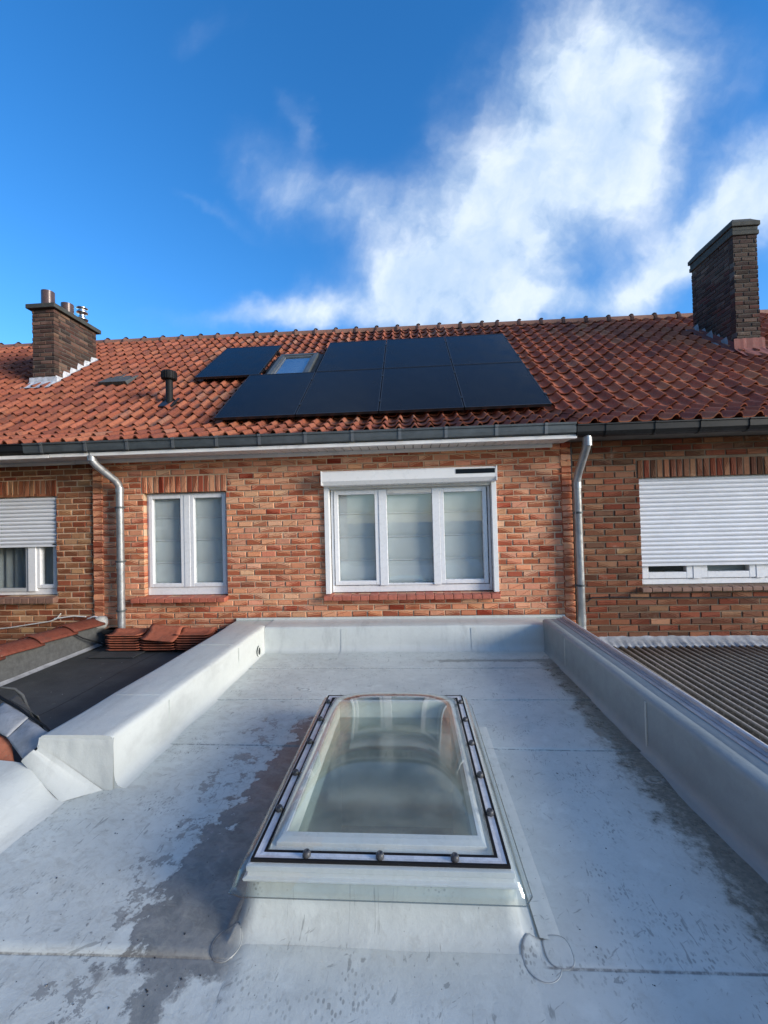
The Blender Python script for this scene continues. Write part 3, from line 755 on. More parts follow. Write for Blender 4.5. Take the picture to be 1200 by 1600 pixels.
downpipe([(1.845, 4.55, 2.24), (1.845, 4.55, 2.13), (1.832, 4.83, 1.80), (1.838, 4.83, -.3)], .041, hr, (1.42, .62), socks=[((1.845, 4.55, 2.20), (1.845, 4.55, 2.11)), ((1.8335, 4.83, 1.76), (1.834, 4.83, 1.69)), ((1.836, 4.83, .30), (1.836, 4.83, .22))])
gp = MB(); gp.box(1.7995, 1.815, D - .004, D + .02, -.5, 2.2); gp.build('joint_strip', M['black'], hr)
cb = MB(); cb.tube([(1.92, D - .012, .42), (1.98, D - .012, .47), (2.2, D - .012, .472), (2.7, D - .012, .462), (3.4, D - .012, .452), (4.2, D - .012, .455)], .006, 8); cb.build('cable', M['black'], hr)

# --- left neighbour
hl = empty('brick_house', (-7.4, D, -3.2), 'brown brick house at the left edge with half lowered white shutter and flue pots', 'house')
WL_ = (-5.9, -4.342, .572, 1.782)
wall(-11., XL, PAL_LEFT, [WL_], [(-5.95, -4.335, 1.79, 1.992)], hl, M['mortar'], bl=.160, wref=-.02, yoff=.02, fold=(.62, .5, .45))
wl = MB(); bars(wl, -5.89, -4.345, .575, 1.778, .05, D + .10, D + .16, .075); wo = wl.build('window', M['upvc'], hl, bevel=.004)
for a, b, zz in ((-5.84, -4.76, .66), (-4.66, -4.40, .70)):
    s_ = MB(); bars(s_, a, b, zz - .045, 1.72, .045, D + .085, D + .15); s_.build('sash', M['upvc'] if b > -4.5 else worn((.42, .43, .43), .5, 0, .1, 3, .02), wo, bevel=.005); pane(a + .043, b - .043, zz, 1.68, D + .12, wo)
mul = MB(); mul.box(-4.7595, -4.6605, D + .07, D + .155, .62, 1.73); mul.build('mullion', M['upvc'], wo, bevel=.004)
cu = MB()
cu.grid([[Vector((-4.68 + .34 * k / 30, D + .22 + .014 * math.sin(k * 1.5), z)) for k in range(31)] for z in (.6, 1.2, 1.75)], True)
cu.grid([[Vector((-5.8 + .95 * k / 60, D + .25 + .016 * math.sin(k * .8), z)) for k in range(61)] for z in (.6, 1.75)], True); cu.build('curtain', M['curtain'], wo)
sh = shutter(-5.88, -4.348, 1.2, 1.79, D + .06, wo)
mk = MB(); mk.box(-4.41, -4.37, D + .043, D + .047, 1.19, 1.203); mk.build('shutter_stop', M['cap_grey'], wo)
dark_room(-6., -4.25, .45, 1.95, wo); sill(-6., -4.325, .57, wo, M['sill_brown'], .07, .05)
tiles('roof', -11.02, -4.30, .187, 19, PT_LEFT, hl)
rf = [o for o in hl.children if o.name.startswith('roof')][0]; under(-11., -4.3, rf); ridge(-11.0, -4.3, rf)
gutter(-11., -4.325, 2.340, hl, M['zinc_dark'], M['zinc_dark'], rnd_=True, first=.1, straps=.6)
soffit(-11., -4.055, hl, z=2.204)
cb = MB(); cb.tube([(-5.3, D - .0, .16), (-4.9, D - .01, .20), (-4.4, D - .01, .27), (-4.32, D - .008, .30), (-4.27, D - .008, .36)], .007, 8); cb.tube([(-4.35, D - .01, .30), (-4.1, D - .012, .33), (-3.95, D - .01, .32)], .008, 8)
cb.build('cable', M['upvc_old'], hl)

# --- chimneys
def chimney(parent, x0, x1, y0, y1, zt, pal, zb):
    b = MB()
    fo = (.6, .55, .55)
    brickfield(b, lambda u_, w_, d_: (u_, y0 + d_, w_), x0, x1, zb, zt, pal, fold=fo)
    brickfield(b, lambda u_, w_, d_: (x1 - d_, u_, w_), y0 + .1, y1 - .1, zb, zt, pal, fold=fo)
    brickfield(b, lambda u_, w_, d_: (x0 + d_, -u_, w_), -(y1 - .1), -(y0 + .1), zb, zt, pal, fold=fo)
    brickfield(b, lambda u_, w_, d_: (-u_, y1 - d_, w_), -x1, -x0, zb, zt, pal, fold=fo)
    o = b.build('chimney', M['brick'], parent, color=True)
    s = MB(); s.box(x0 + .008, x1 - .008, y0 + .008, y1 - .008, zb, zt); s.build('mortar', M['mortar_chimney'], o)
    return o
def stepflash(parent, x, y0, y1, m, side, n=6, hgt=.2):
    mb = MB(); st = (y1 - y0) / n
    for i in range(n):
        a, b = y0 + i * st, y0 + (i + 1.08) * st; za, zb_ = zroof(a) + .0, zroof(b) + .0
        top = zroof(a + st * .1) + hgt + random.uniform(-.02, .02); j = lambda: random.uniform(-.012, .012)
        xx = x + side * (.006 + .003 * (i % 2))
        mb.face([(xx, a, za - .05), (xx, b, zb_ - .05), (xx, b + j(), zb_ + .05 + j()), (xx, a + st * .15, top + j()), (xx, a, za + hgt * .7)])
        mb.face([(xx, a, za + .045), (xx, b, zb_ + .045), (xx + side * .13, b + j(), zroof(b) + .035 + j()), (xx + side * .13, a + j(), zroof(a) + .035 + j())])
    o = mb.build('flashing', m, parent); s_ = o.modifiers.new('th', 'SOLIDIFY'); s_.thickness = .004; return o
def apron(parent, x0, x1, y, m, hgt=.14, run=.18):
    mb = MB(); rows = []
    zf = lambda yy_: zroof(yy_)
    for (yy_, zz) in ((y - .006, zf(y) + hgt), (y - .010, zf(y) + .07), (y - .04, zf(y - .04) + .062), (y - run, zf(y - run) + .055)):
        rows.append([Vector((x0 - .05 + (x1 - x0 + .1) * k / 10, yy_ + .012 * nz(k, yy_ * 5, 2), zz + .014 * nz(k * 1.3, yy_ * 9, 5))) for k in range(11)])
    mb.grid(rows, False); o = mb.build('apron', m, parent); s_ = o.modifiers.new('th', 'SOLIDIFY'); s_.thickness = .005; return o
c1 = chimney(hl, -6.745, -6.325, 7.19, 8.22, 5.345, PAL_CH1, 3.5)
cs = MB(); cs.box(-6.81, -6.262, 7.125, 8.285, 5.346, 5.425); cs.build('cap_slab', M['concrete_dark'], c1, bevel=.008)
def tilt_cyl(c, r, h, ax, ay): 
    mb = MB(); p = Vector(c); q_ = p + Vector((ax, ay, h)); mb.tube([p, p.lerp(q_, .5), q_], r, 20, False)
    mb.tube([q_, p.lerp(q_, .3)], r * .82, 20, False)
    a = [Vector((q_.x + math.cos(k) * r, q_.y + math.sin(k) * r, q_.z)) for k in [i * 2 * math.pi / 20 for i in range(20)]]
    b_ = [Vector((q_.x + math.cos(k) * r * .82, q_.y + math.sin(k) * r * .82, q_.z)) for k in [i * 2 * math.pi / 20 for i in range(20)]]
    mb.grid([a, b_], True, True); return mb
tilt_cyl((-6.585, 7.36, 5.42), .105, .33, 0, 0).build('flue_pot', M['pot'], c1)
tilt_cyl((-6.55, 7.76, 5.42), .105, .30, .0, .0).build('flue_pot', M['pot'], c1)
st = MB(); st.lathe([(.055, 0), (.055, .10), (.10, .105), (.105, .125), (.06, .15), (.055, .23), (.10, .24), (.105, .26), (.07, .275), (.085, .32), (.10, .33), (.105, .345), (.02, .36)], (-6.46, 8.02, 5.425), 24); st.build('steel_cowl', M['steel'], c1)
stepflash(c1, -6.325, 7.19, 8.22, M['lead_pale'], 1, 6, .17); apron(c1, -6.745, -6.325, 7.19, M['lead_pale'], .15, .2)
c2 = chimney(hr, 5.285, 5.66, 7.15, 8.17, 5.83, PAL_CH2, 3.45)
ch = MB(); ch.box(5.262, 5.683, 7.127, 8.193, 5.832, 5.905); ch.box(5.272, 5.673, 7.137, 8.183, 5.907, 5.968)
ch.box(5.248, 5.697, 7.113, 8.207, 5.97, 6.045)
a0 = [(5.258, 7.123), (5.687, 7.123), (5.687, 8.197), (5.258, 8.197)]; a1 = [(5.33, 7.2), (5.615, 7.2), (5.615, 8.12), (5.33, 8.12)]
v0 = [Vector((x, y, 6.047)) for x, y in a0]; v1 = [Vector((x, y, 6.13)) for x, y in a1]; ch.grid([v0, v1], False, True); ch.face(v1); ch.face(v0[::-1])
ch.build('cap_courses', M['concrete_dark'], c2, bevel=.012)
stepflash(c2, 5.285, 7.15, 8.17, M['lead'], -1, 6, .20); apron(c2, 5.285, 5.66, 7.15, M['apron_red'], .23, .25)
sd_ = MB(); sd_.face([(5.278, 7.14, zroof(7.14)), (5.278, 8.17, zroof(8.17)), (5.278, 8.17, zroof(8.17) + .10), (5.278, 7.14, zroof(7.14) + .17)]); sd_.face([(5.272, 7.1, zroof(7.1) + .06), (5.272, 8.17, zroof(8.17) + .06), (5.17, 8.17, zroof(8.17) + .045), (5.17, 7.1, zroof(7.1) + .045)])
o = sd_.build('side_flashing', M['apron_red'], c2); o.modifiers.new('th', 'SOLIDIFY').thickness = .004
# small slate-shaped roof vent on the left house's roof
T = RT(-5.06, 7.0); rv = MB()
rv.idx([T(Vector(p)) for p in ((-.26, 0, .03), (.24, 0, .03), (.24, .40, .04), (-.26, .40, .04), (-.26, -.02, .10), (.24, -.02, .10), (.24, .40, .055), (-.26, .40, .055))],
       [(0, 1, 5, 4), (4, 5, 6, 7), (1, 2, 6, 5), (0, 4, 7, 3), (2, 3, 7, 6)])
rvo = rv.build('roof_vent', M['felt_light'], hl, bevel=.005)
rb = MB(); rb.box(-.012, .012, -.015, .39, .07, .085, T); rb.build('rib', M['zinc'], rvo)

# ------------------------------------------------------------------ solar panels
PW, PL = 1.1, 1.67
e2 = Vector((0, math.cos(R(37.9)), math.sin(R(37.9))))
base = Vector((-2.591, 5.465, 1.403 + 1.397))
def panel(i, j, label, dx_=0.):
    o_ = base + Vector((i * PW + dx_ + PW / 2, 0, 0)) + e2 * (j * PL)
    p = empty('solar_panel', o_, label, 'solar panel', 'black solar panels on the middle roof')
    p.rotation_euler = (R(37.9), 0, 0)
    return p
def panel_parts(p, first=[]):
    if not first:
        f = MB(); a, L = PW / 2 - .006, PL - .012
        for bb in ((-a, -a + .014, .006, L), (a - .014, a, .006, L), (-a + .014, a - .014, .006, .02), (-a + .014, a - .014, L - .014, L)): f.box(*bb, -.035, .003)
        fo = f.build('frame', M['panel_frame'], None)
        g_ = MB(); g_.box(-a + .013, a - .013, .019, L - .013, -.006, 0); go = g_.build('glass', M['panel'], None)
        c = MB(); c.box(a - .006, a + .018, .30, .36, -.02, .010); cl = c.build('clamp', M['black'], None); c = MB(); c.box(a - .006, a + .018, 1.28, 1.34, -.02, .010); cl2 = c.build('clamp', M['black'], None)
        r_ = MB(); r_.box(-PW / 2, PW / 2 + .03, .31, .35, -.095, -.036); r_.box(-PW / 2, PW / 2 + .03, 1.29, 1.33, -.095, -.036); ro = r_.build('rail', M['black'], None)
        first += [fo, go, cl, cl2, ro]
        for o in first: o.parent = p
    else:
        for s in first:
            c = s.copy(); col.objects.link(c); c.parent = p
LB = {(0, 0): 'black solar panel at the left end of the lower row, below the roof window', (1, 0): 'second black panel from the left in the lower row on the red roof',
      (2, 0): 'third black panel from the left in the lower row on the red roof', (3, 0): 'black solar panel at the right end of the lower row, nearest the right gutter joint',
      (1, 1): 'upper row black panel right beside the roof window', (2, 1): 'upper row black panel in the middle between two upper panels', (3, 1): 'black solar panel at the top right corner of the array'}
for k, lab in LB.items(): panel_parts(panel(k[0], k[1], lab))
panel_parts(panel(0, 1, 'lone black solar panel apart from the others, left of the roof window', -.945))

# ------------------------------------------------------------------ flat roof extension
ext = empty('flat_roof_extension', (0, 2., -3.2), 'grey flat roof with raised edges in the foreground against the brick wall', 'flat roof')
SKX0, SKX1, SKY0, SKY1 = -.615, .318, 1.475, 2.905         # skylight frame outline
def deckz(x, y):
    z = .0035 * nz(x, y, 0, 1.7) + .0018 * nz(x, y, 0, 5.2, 2)
    for sy in (1.37 + .012 * x, 2.64 - .012 * x, 3.33, 4.02): z += .0030 if y > sy else 0
    return z - .012
xs = [-1.84 + i * .04 for i in range(80)] + [1.36]; xs = sorted(set([round(x, 4) for x in xs if x <= 1.36]))
hx0, hx1, hy0, hy1 = -.53, .235, 1.58, 2.82
ys = [-3. + i * .2 for i in range(18)] + [.62 + i * .03 for i in range(134)]
for sy in (1.37, 2.64, 3.33, 4.02): ys += [sy + .0005, sy - .0015]
ys = sorted(set([round(y, 4) for y in ys if y <= 4.62]) | {hy0, hy1, 4.62}); xs = sorted(set(xs) | {hx0, hx1})
dm = MB(); V_ = {}; vl = []; fl_ = []
for j, y in enumerate(ys):
    for i, x in enumerate(xs):
        yy_ = y
        for sy, k in ((1.37, .012), (2.64, -.012)):
            if abs(y - sy) < .012: yy_ = y + k * x
        V_[i, j] = len(vl); vl.append((x, yy_, deckz(x, yy_) if abs(yy_ - y) < 1e-9 else deckz(x, y + (yy_ - y))))
for j in range(len(ys) - 1):
    for i in range(len(xs) - 1):
        if hx0 - 1e-6 <= xs[i] and xs[i + 1] <= hx1 + 1e-6 and hy0 - 1e-6 <= ys[j] and ys[j + 1] <= hy1 + 1e-6: continue
        fl_.append((V_[i, j], V_[i + 1, j], V_[i + 1, j + 1], V_[i, j + 1]))
dm.idx(vl, fl_, True); dk = dm.build('roof_surface', M['deck'], ext)
def sweep(prof, y0, y1, n, amp, seed, name, m, parent, capfront=True, floor_=-.35):
    rows = []
    for k in range(n + 1):
        y = y0 + (y1 - y0) * k / n
        rows.append([Vector((x + amp * nz(x * 2, y * 3.5, z * 3, 1, seed), y, z + amp * .7 * nz(x * 2, y * 3., z, 1, seed + 4))) for x, z in prof])
    mb = MB(); mb.grid(rows, True)
    if capfront: mb.face([(p.x, p.y, p.z) for p in rows[0]])
    return mb.build(name, m, parent)
pl = [(-1.555, -.012), (-1.59, -.007), (-1.615, .006), (-1.628, .03), (-1.633, .06), (-1.636, .24), (-1.641, .258), (-1.655, .268), (-1.70, .272), (-1.85, .271), (-2.02, .272), (-2.04, .268), (-2.052, .255), (-2.056, .2), (-2.056, -.5)]
lp = sweep([p for p in pl], 2.212, 4.60, 70, .006, 3, 'left_parapet', M['membrane'], ext); lp.name = 'parapet'
tag(lp, 'left raised edge with its sunlit inner face')
# folded membrane over the parapet's near end
fe = MB(); rows = []
for i in range(25):
    f = i / 24; x = -1.632 - .425 * f; row = []
    for k in range(13):
        h = k / 12; foot = max(0., (f - .17) / .83) * .225
        z = (foot - .012) + (.271 - foot) * h
        y = 2.208 - .012 * (1 - h) ** 2 - .007 * max(0, nz(x * 16, z * 4, 2.)) + .002 * nz(x * 24, z * 12, 4.)
        row.append(Vector((x, y + (.008 if h > .96 else 0), z)))
    rows.append(row)
fe.grid(rows, True); fe.build('end_fold', M['membrane'], ext)
gs = MB(); rows = []                                   # welded strip running down the inner corner
for k in range(25):
    f = k / 24
    a = Vector((-1.685, 2.192, -.012)).lerp(Vector((-2.045, 2.196, .222)), f); b = Vector((-1.83, 2.09, -.010)).lerp(Vector((-2.125, 2.172, .150)), f)
    row = []
    for g_ in (0, .12, .22, .3, .5, .75, .97, 1.):
        p = a.lerp(b, g_); p.z += (-.018 * math.sin(math.pi * min(1, g_ / .3)) if g_ < .3 else .003 * math.sin(math.pi * (g_ - .3) / .7)) * (.3 + .7 * f) + .0015 * nz(f * 9, g_ * 6, 3) + (.004 if g_ < .99 else -.002)
        row.append(p)
    rows.append(row)
gs.grid(rows, True); gs.build('corner_gusset', M['membrane'], ext)
# sloping membrane on the left, in front of the parapet
ls = MB(); rows = []
for j in range(60):
    y = -3. + 5.195 * (j / 59) ** .6
    row = []
    for x, z in ((-1.80, -.011), (-1.85, -.004), (-1.90, .016), (-1.96, .055), (-2.06, .118), (-2.20, .135), (-2.4, .15), (-2.7, .17), (-3.2, .2)):
        row.append(Vector((x + .01 * nz(x, y, 0, 2.2), y, z + .008 * nz(x, y, 1, 2.5) * (1 if x < -1.85 else .1))))
    rows.append(row)
ls.grid(rows, True); ls.face([tuple(p) for p in rows[-1]] + [(-3.2, 2.195, -.4), (-1.80, 2.195, -.4)]); ls.build('sloped_edge', M['membrane'], ext)
pr_ = [(1.385, -.4), (1.385, -.4)]
pr = [(1.28, -.012), (1.315, -.006), (1.335, .008), (1.345, .03), (1.349, .06), (1.349, .285), (1.353, .301), (1.366, .309), (1.40, .311), (1.425, .3112), (1.428, .3095), (1.431, .3112), (1.497, .3112)]
rows = []
mb = MB()
for k in range(101):
    y = -3. + 7.59 * k / 100
    rows.append([Vector((x + .0025 * nz(x, y * 2.5, z * 3, 1, 5) - (.0028 if (2.60 < y) else 0) - (.0028 if y > 3.9 else 0), y, z + .003 * nz(x, y * 2, z, 1, 9))) for x, z in pr])
mb.grid(rows, True); mb.box(1.37, 1.56, -3, 4.58, -.5, .300); rp = mb.build('parapet', M['membrane_shaded'], ext); tag(rp, 'right raised edge with a metal trim')
wd = MB()
for y, k in ((2.62, 0), (3.95, 0)):
    for i in range(40):
        z = .02 + i * .0066; wd.box(1.3405, 1.3465, y - .008 + .003 * nz(0, z * 60, y), y + .008 + .003 * nz(4, z * 50, y), z, z + .0067)
wd.build('weld_seam', M['patch'], ext)
for y in (2.73, 3.86):
    ws = MB()
    for k in (0, .011):
        ws.tube([Vector((-1.6325 + .0012 * nz(z * 40, y, k), y + k + .002 * nz(z * 30, y, 3), z)) for z in [.05 + i * .01 for i in range(20)]] + [Vector((-1.70 - i * .05, y + k + .004 * nz(i, y, 3), .2715 + .001)) for i in range(7)], .0022 if k else .0012, 6, False)
    ws.build('weld_seam', M['patch'], ext)
tr = MB(); tp = [(1.488, .3125), (1.490, .3165), (1.512, .3175), (1.514, .3125), (1.523, .3125), (1.525, .3185), (1.548, .3195), (1.553, .334), (1.566, .336), (1.572, .330), (1.572, .25)]
tr.grid([[Vector((x, y, z)) for x, z in tp] for y in (-3., 1., 3., 4.60)], False)
tr.build('edge_trim', M['alu_dull'], ext)
rd = MB(); rd.grid([[Vector((1.5525, y, .3345)), Vector((1.558, y, .341)), Vector((1.570, y, .3385)), Vector((1.5735, y, .331))] for y in (-3., 4.6)], True); rd.build('trim_lip', M['alu'], ext)
# back upstand against the house wall
bu = MB(); rows = []
bp = [(4.46, -.004), (4.50, .002), (4.53, .016), (4.548, .04), (4.555, .07), (4.565, .235), (4.572, .250), (4.59, .256), (4.75, .258), (4.89, .262), (4.906, .275)]
for k in range(91):
    x = -1.633 + 2.983 * k / 90
    rows.append([Vector((x, y + .007 * nz(x * 3, z * 6, y, 1, 2) * (1 if z > .02 and y < 4.6 else .2), z + .005 * nz(x * 4, y * 3, 1, 1, 6) * (1 if z > .2 else .2))) for y, z in bp])
bu.grid(rows[::-1], True); bu.build('upstand', M['membrane'], ext)
bt = MB(); bt.box(-2.09, 1.68, 4.60, D - .004, .10, .2525); bt.box(-2.09, 1.68, 4.885, D - .003, .2535, .285); bt.build('wall_flashing', M['patch'], ext, bevel=.006)
for x in (-.765, .62):
    jb = MB(); jb.grid([[Vector((x + k, y, z)) for k in (-.028, .028)] for y, z in ((4.14, -.0035), (4.459, .0), (4.498, .0055), (4.5275, .0185), (4.5455, .0415), (4.5525, .0705), (4.5625, .234))], True)
    jb.build('lap_strip', M['membrane'], ext)
dn = MB(); dn.tube([(-1.625, 4.36, .062), (-1.66, 4.36, .062)], .036, 20); do = dn.build('drain_outlet', M['black'], ext)
dn2 = MB(); rr = [[Vector((-1.618, 4.36 + math.cos(a) * r_, .062 + math.sin(a) * r_)) for a in [i * 2 * math.pi / 20 for i in range(20)]] for r_ in (.036, .058)]; dn2.grid(rr, True, True); dn2.build('collar', M['patch'], do)
# body below and the room under the skylight
by = MB(); by.box(-2.04, 1.545, -3, 4.9, -.62, -.46); by.box(-2.04, -1.9, -3, 4.9, -3.2, -.62); by.box(1.4, 1.545, -3, 4.9, -3.2, -.62)
bo = by.build('lower_wall', M['cement'], ext)
# cut the ceiling slab round the shaft: slab made of four pieces
bo.data.clear_geometry(); by = MB()
for b_ in ((-2.04, hx0, -3, 4.9), (hx1, 1.545, -3, 4.9), (hx0, hx1, -3, hy0), (hx0, hx1, hy1, 4.9)): by.box(*b_, -.62, -.46)
for b_ in ((-2.04, -1.9, -3, 4.9), (1.4, 1.545, -3, 4.9), (-1.9, 1.4, 4.75, 4.9)): by.box(*b_, -3.19, -.621)
by.box(-1.9, 1.4, -3, -2.85, -3.19, -.621)
bo.data.from_pydata(by.v, [], by.f); bo.data.update()
rfm = MB(); rfm.face([(-1.9, -2.85, -3.1), (1.4, -2.85, -3.1), (1.4, 4.75, -3.1), (-1.9, 4.75, -3.1)]); rfm.build('room_floor', M['floor_room'], ext)
# membrane curb round the skylight
def rrect(x0, x1, y0, y1, r, n=6):
    pts = []
    for cx, cy, a0_ in ((x1 - r, y0 + r, -90), (x1 - r, y1 - r, 0), (x0 + r, y1 - r, 90), (x0 + r, y0 + r, 180)):
        for i in range(n + 1): a = R(a0_ + 90 * i / n); pts.append((cx + r * math.cos(a), cy + r * math.sin(a)))
    out = []
    for i, p in enumerate(pts):                          # subdivide the straights
        q_ = pts[(i + 1) % len(pts)]; L = math.dist(p, q_); k = max(1, int(L / .06))
        for s in range(k): out.append((p[0] + (q_[0] - p[0]) * s / k, p[1] + (q_[1] - p[1]) * s / k))
    return out
cu = MB(); rows = []
ref = None
for o_, z, r_ in ((.085, -.0105, .04), (.066, -.007, .035), (.046, .003, .028), (.031, .018, .022), (.019, .042, .016), (.008, .085, .012), (.000, .142, .016), (-.02, .146, .01)):
    x0, x1, y0, y1 = SKX0 - o_ * .8, SKX1 + o_, SKY0 - o_ * 1., SKY1 + o_
    L = rrect(x0, x1, y0, y1, .001 + r_, 6)
    if ref is None: ref = len(L)
    # resample to a fixed count by angle order
    def resample(L, n):
        per = [0]; 
        for a, b in zip(L, L[1:] + L[:1]): per.append(per[-1] + math.dist(a, b))
        res = []; i = 0
        for k in range(n):
            s = per[-1] * k / n
            while per[i + 1] < s: i += 1
            f = (s - per[i]) / (per[i + 1] - per[i]); a, b = L[i], L[(i + 1) % len(L)]
            res.append((a[0] + (b[0] - a[0]) * f, a[1] + (b[1] - a[1]) * f))
        return res
    P_ = resample(L, 120)
    rows.append([Vector((x + .004 * nz(x * 4, y * 4, z * 9), y + .004 * nz(y * 4, x * 4, z * 9, 1, 3), z + (.004 * nz(x * 5, y * 5, 2) if z < .03 and z > 0 else 0))) for x, y in P_])
cu.grid(rows, True, True); cuo = cu.build('skylight_curb', M['deck'], ext)
def disc(cx, cy, r_, nm, sx=1., sy=1., n=40, sq=1., lift=.0025):
    mb = MB(); rows = []; out = []
    for rr in (0.01, .3, .6, .85, .97, 1.):
        row = []
        for i in range(n):
            a = i * 2 * math.pi / n; c_, s_ = math.cos(a), math.sin(a)
            c_ = math.copysign(abs(c_) ** sq, c_); s_ = math.copysign(abs(s_) ** sq, s_)
            X, Y_ = cx + c_ * r_ * rr * sx, cy + s_ * r_ * rr * sy
            dd = math.hypot(max(SKX0 - .028 - X, X - SKX1 - .03, 0), max(SKY0 - .034 - Y_, 0)); rise = max(0., .045 - dd) ** 2 * 12
            row.append(Vector((X, Y_, deckz(X, Y_) + lift + rise - (.004 if rr == 1. else 0) + .0012 * nz(X * 22, Y_ * 22, 0))))
            if rr == .97: out.append(row[-1] + Vector((0, 0, .0002)))
        rows.append(row)
    mb.grid(rows, True, True); o = mb.build(nm, M['deck'], ext)
    e = MB(); e.tube(out + [out[0]], .0006, 6, False); e.build('weld_line', M['seam'], o); return o
d1 = disc(-.655, 1.408, .052, 'corner_patch', .95, 1.1); d2 = disc(.372, 1.398, .06, 'corner_patch', 1., 1.12); d3 = disc(.432, 1.425, .045, 'corner_patch', 1., 1.2, 40, .7, .0045)
stp = MB(); stp.grid([[Vector((x, 1.46 + 1.44 * k / 40, deckz(x, 1.46 + 1.44 * k / 40) + z + .001 * nz(x * 9, k * .4, 0))) for x, z in ((.385, .010), (.42, .0035), (.457, .0025), (.460, -.002))] for k in range(41)], True); stp.build('side_strip', M['deck'], ext)
ffm = MB(); ffm.grid([[Vector((x, y, deckz(x, y) + .0028 + (-.004 if i in (0, 24) else 0))) for i, x in enumerate([-.63 + .98 * k / 24 for k in range(25)])] for y in [.3 + 1.11 * j / 50 for j in range(51)]], True); ffm.build('front_flap', M['deck'], ext)

# ------------------------------------------------------------------ skylight
sk = empty('skylight', (-.15, 2.19, .14), 'domed clear acrylic skylight with white frame and black screw caps on the grey flat roof', 'skylight')
f = MB(); x0, x1, y0, y1 = SKX0, SKX1, SKY0, SKY1
def ringprof(mb, prof):                                   # prof: (inset from outline, z)
    sx_ = lambda o_: o_ if o_ < .06 else .06 + (o_ - .06) * .5
    rows = [[Vector((x0 + sx_(o_), y0 + o_, z)), Vector((x1 - sx_(o_), y0 + o_, z)), Vector((x1 - sx_(o_), y1 - sx_(o_), z)), Vector((x0 + sx_(o_), y1 - sx_(o_), z))] for o_, z in prof]
    mb.grid(rows, False, True)
ringprof(f, [(.012, .147), (-.006, .149), (-.008, .158), (.004, .162), (.006, .176), (.002, .178), (.002, .196), (.014, .199), (.060, .1995), (.062, .193), (.098, .193), (.10, .208), (.125, .212), (.150, .212), (.152, .08)])
fo = f.build('frame', M['upvc'], sk, bevel=.0018)
for o_ in (.0185, .0555):
    gk = MB(); ringprof(gk, [(o_ - .005, .2005), (o_ - .004, .2105), (o_ + .004, .2105), (o_ + .005, .2005)]); gk.build('gasket', M['rubber'], sk)
ms = MB(); ringprof(ms, [(.0235, .2012), (.0245, .2090), (.0355, .2080), (.037, .2076), (.0385, .2080), (.0495, .2090), (.0505, .2012)]); ms.build('clamp_strip', M['alu'], sk)
cx_ = .037
caps = [(x0 + .21, y0 + cx_), ((x0 + x1) / 2 + .005, y0 + cx_), (x1 - .20, y0 + cx_)]
for yy_ in (.27, .52, .80, 1.06, 1.30): caps += [(x0 + cx_, y0 + yy_), (x1 - cx_, y0 + yy_)]
caps += [(x0 + .22, y1 - cx_), ((x0 + x1) / 2, y1 - cx_), (x1 - .22, y1 - cx_)]
c0 = MB(); c0.lathe([(.0140, 0), (.0152, .005), (.0142, .014), (.0105, .0195), (.0055, .0205), (.005, .0195), (.001, .0195)], (caps[0][0], caps[0][1], .2075), 18)
cap0 = c0.build('screw_cap', M['cap_grey'], sk, loc=(caps[0][0], caps[0][1], .2075))
for c in caps[1:]: dup(cap0, sk, (c[0] - caps[0][0], c[1] - caps[0][1], 0))
dmx0, dmx1, dmy0, dmy1 = x0 + .063, x1 - .063, y0 + .063, y1 - .063
do_ = MB(); rows = []; N = 40
def pro(t_): return (1 - abs(t_) ** 3.6) ** .62 if abs(t_) < 1 else 0.
for j in range(N + 1):
    tj = math.sin((j / N - .5) * math.pi); row = []
    for i in range(N + 1):
        ti = math.sin((i / N - .5) * math.pi)
        row.append(Vector(((dmx0 + dmx1) / 2 + ti * (dmx1 - dmx0) / 2, (dmy0 + dmy1) / 2 + tj * (dmy1 - dmy0) / 2, .206 + .135 * pro(ti) * pro(tj))))
    rows.append(row)
do_.grid(rows, True)
# clear outer flange and drip skirt of the dome
fr = []
for o_, z, r_ in ((.060, .2030, .012), (.006, .2028, .012), (-.010, .200, .016), (-.022, .184, .02), (-.040, .150, .026), (-.048, .132, .028)):
    L = rrect(x0 + o_, x1 - o_, y0 + o_, y1 - o_, r_ + .001, 6); fr.append([Vector((x, y, z)) for x, y in resample(L, 96)])
do_.grid(fr, True, True)
dmo = do_.build('dome', M['acrylic'], sk); s_ = dmo.modifiers.new('th', 'SOLIDIFY'); s_.thickness = .004; s_.offset = 1
rim = MB(); L = [(p.x, p.y, .132) for p in fr[-1]]; rim.tube(L + [L[0]], .0022, 6, False); rim.build('dome_lip', thin_glass('acrylic_edge', (.60, .62, .60), .12, .2), sk)
ip = MB(); ip.box(x0 + .104, x1 - .104, y0 + .149, y1 - .104, .10, .106); ip.build('inner_pane', M['inner_glaze'], sk)
sh = MB(); a_, b_, c_, d_ = x0 + .107, x1 - .107, y0 + .153, y1 - .107
for q_ in (((a_, c_), (a_, d_)), ((a_, d_), (b_, d_)), ((b_, d_), (b_, c_)), ((b_, c_), (a_, c_))):
    (p0, p1) = q_; sh.face([(p0[0], p0[1], -.60), (p1[0], p1[1], -.60), (p1[0], p1[1], .2), (p0[0], p0[1], .2)])
sh.build('shaft_lining', M['lining'], sk)

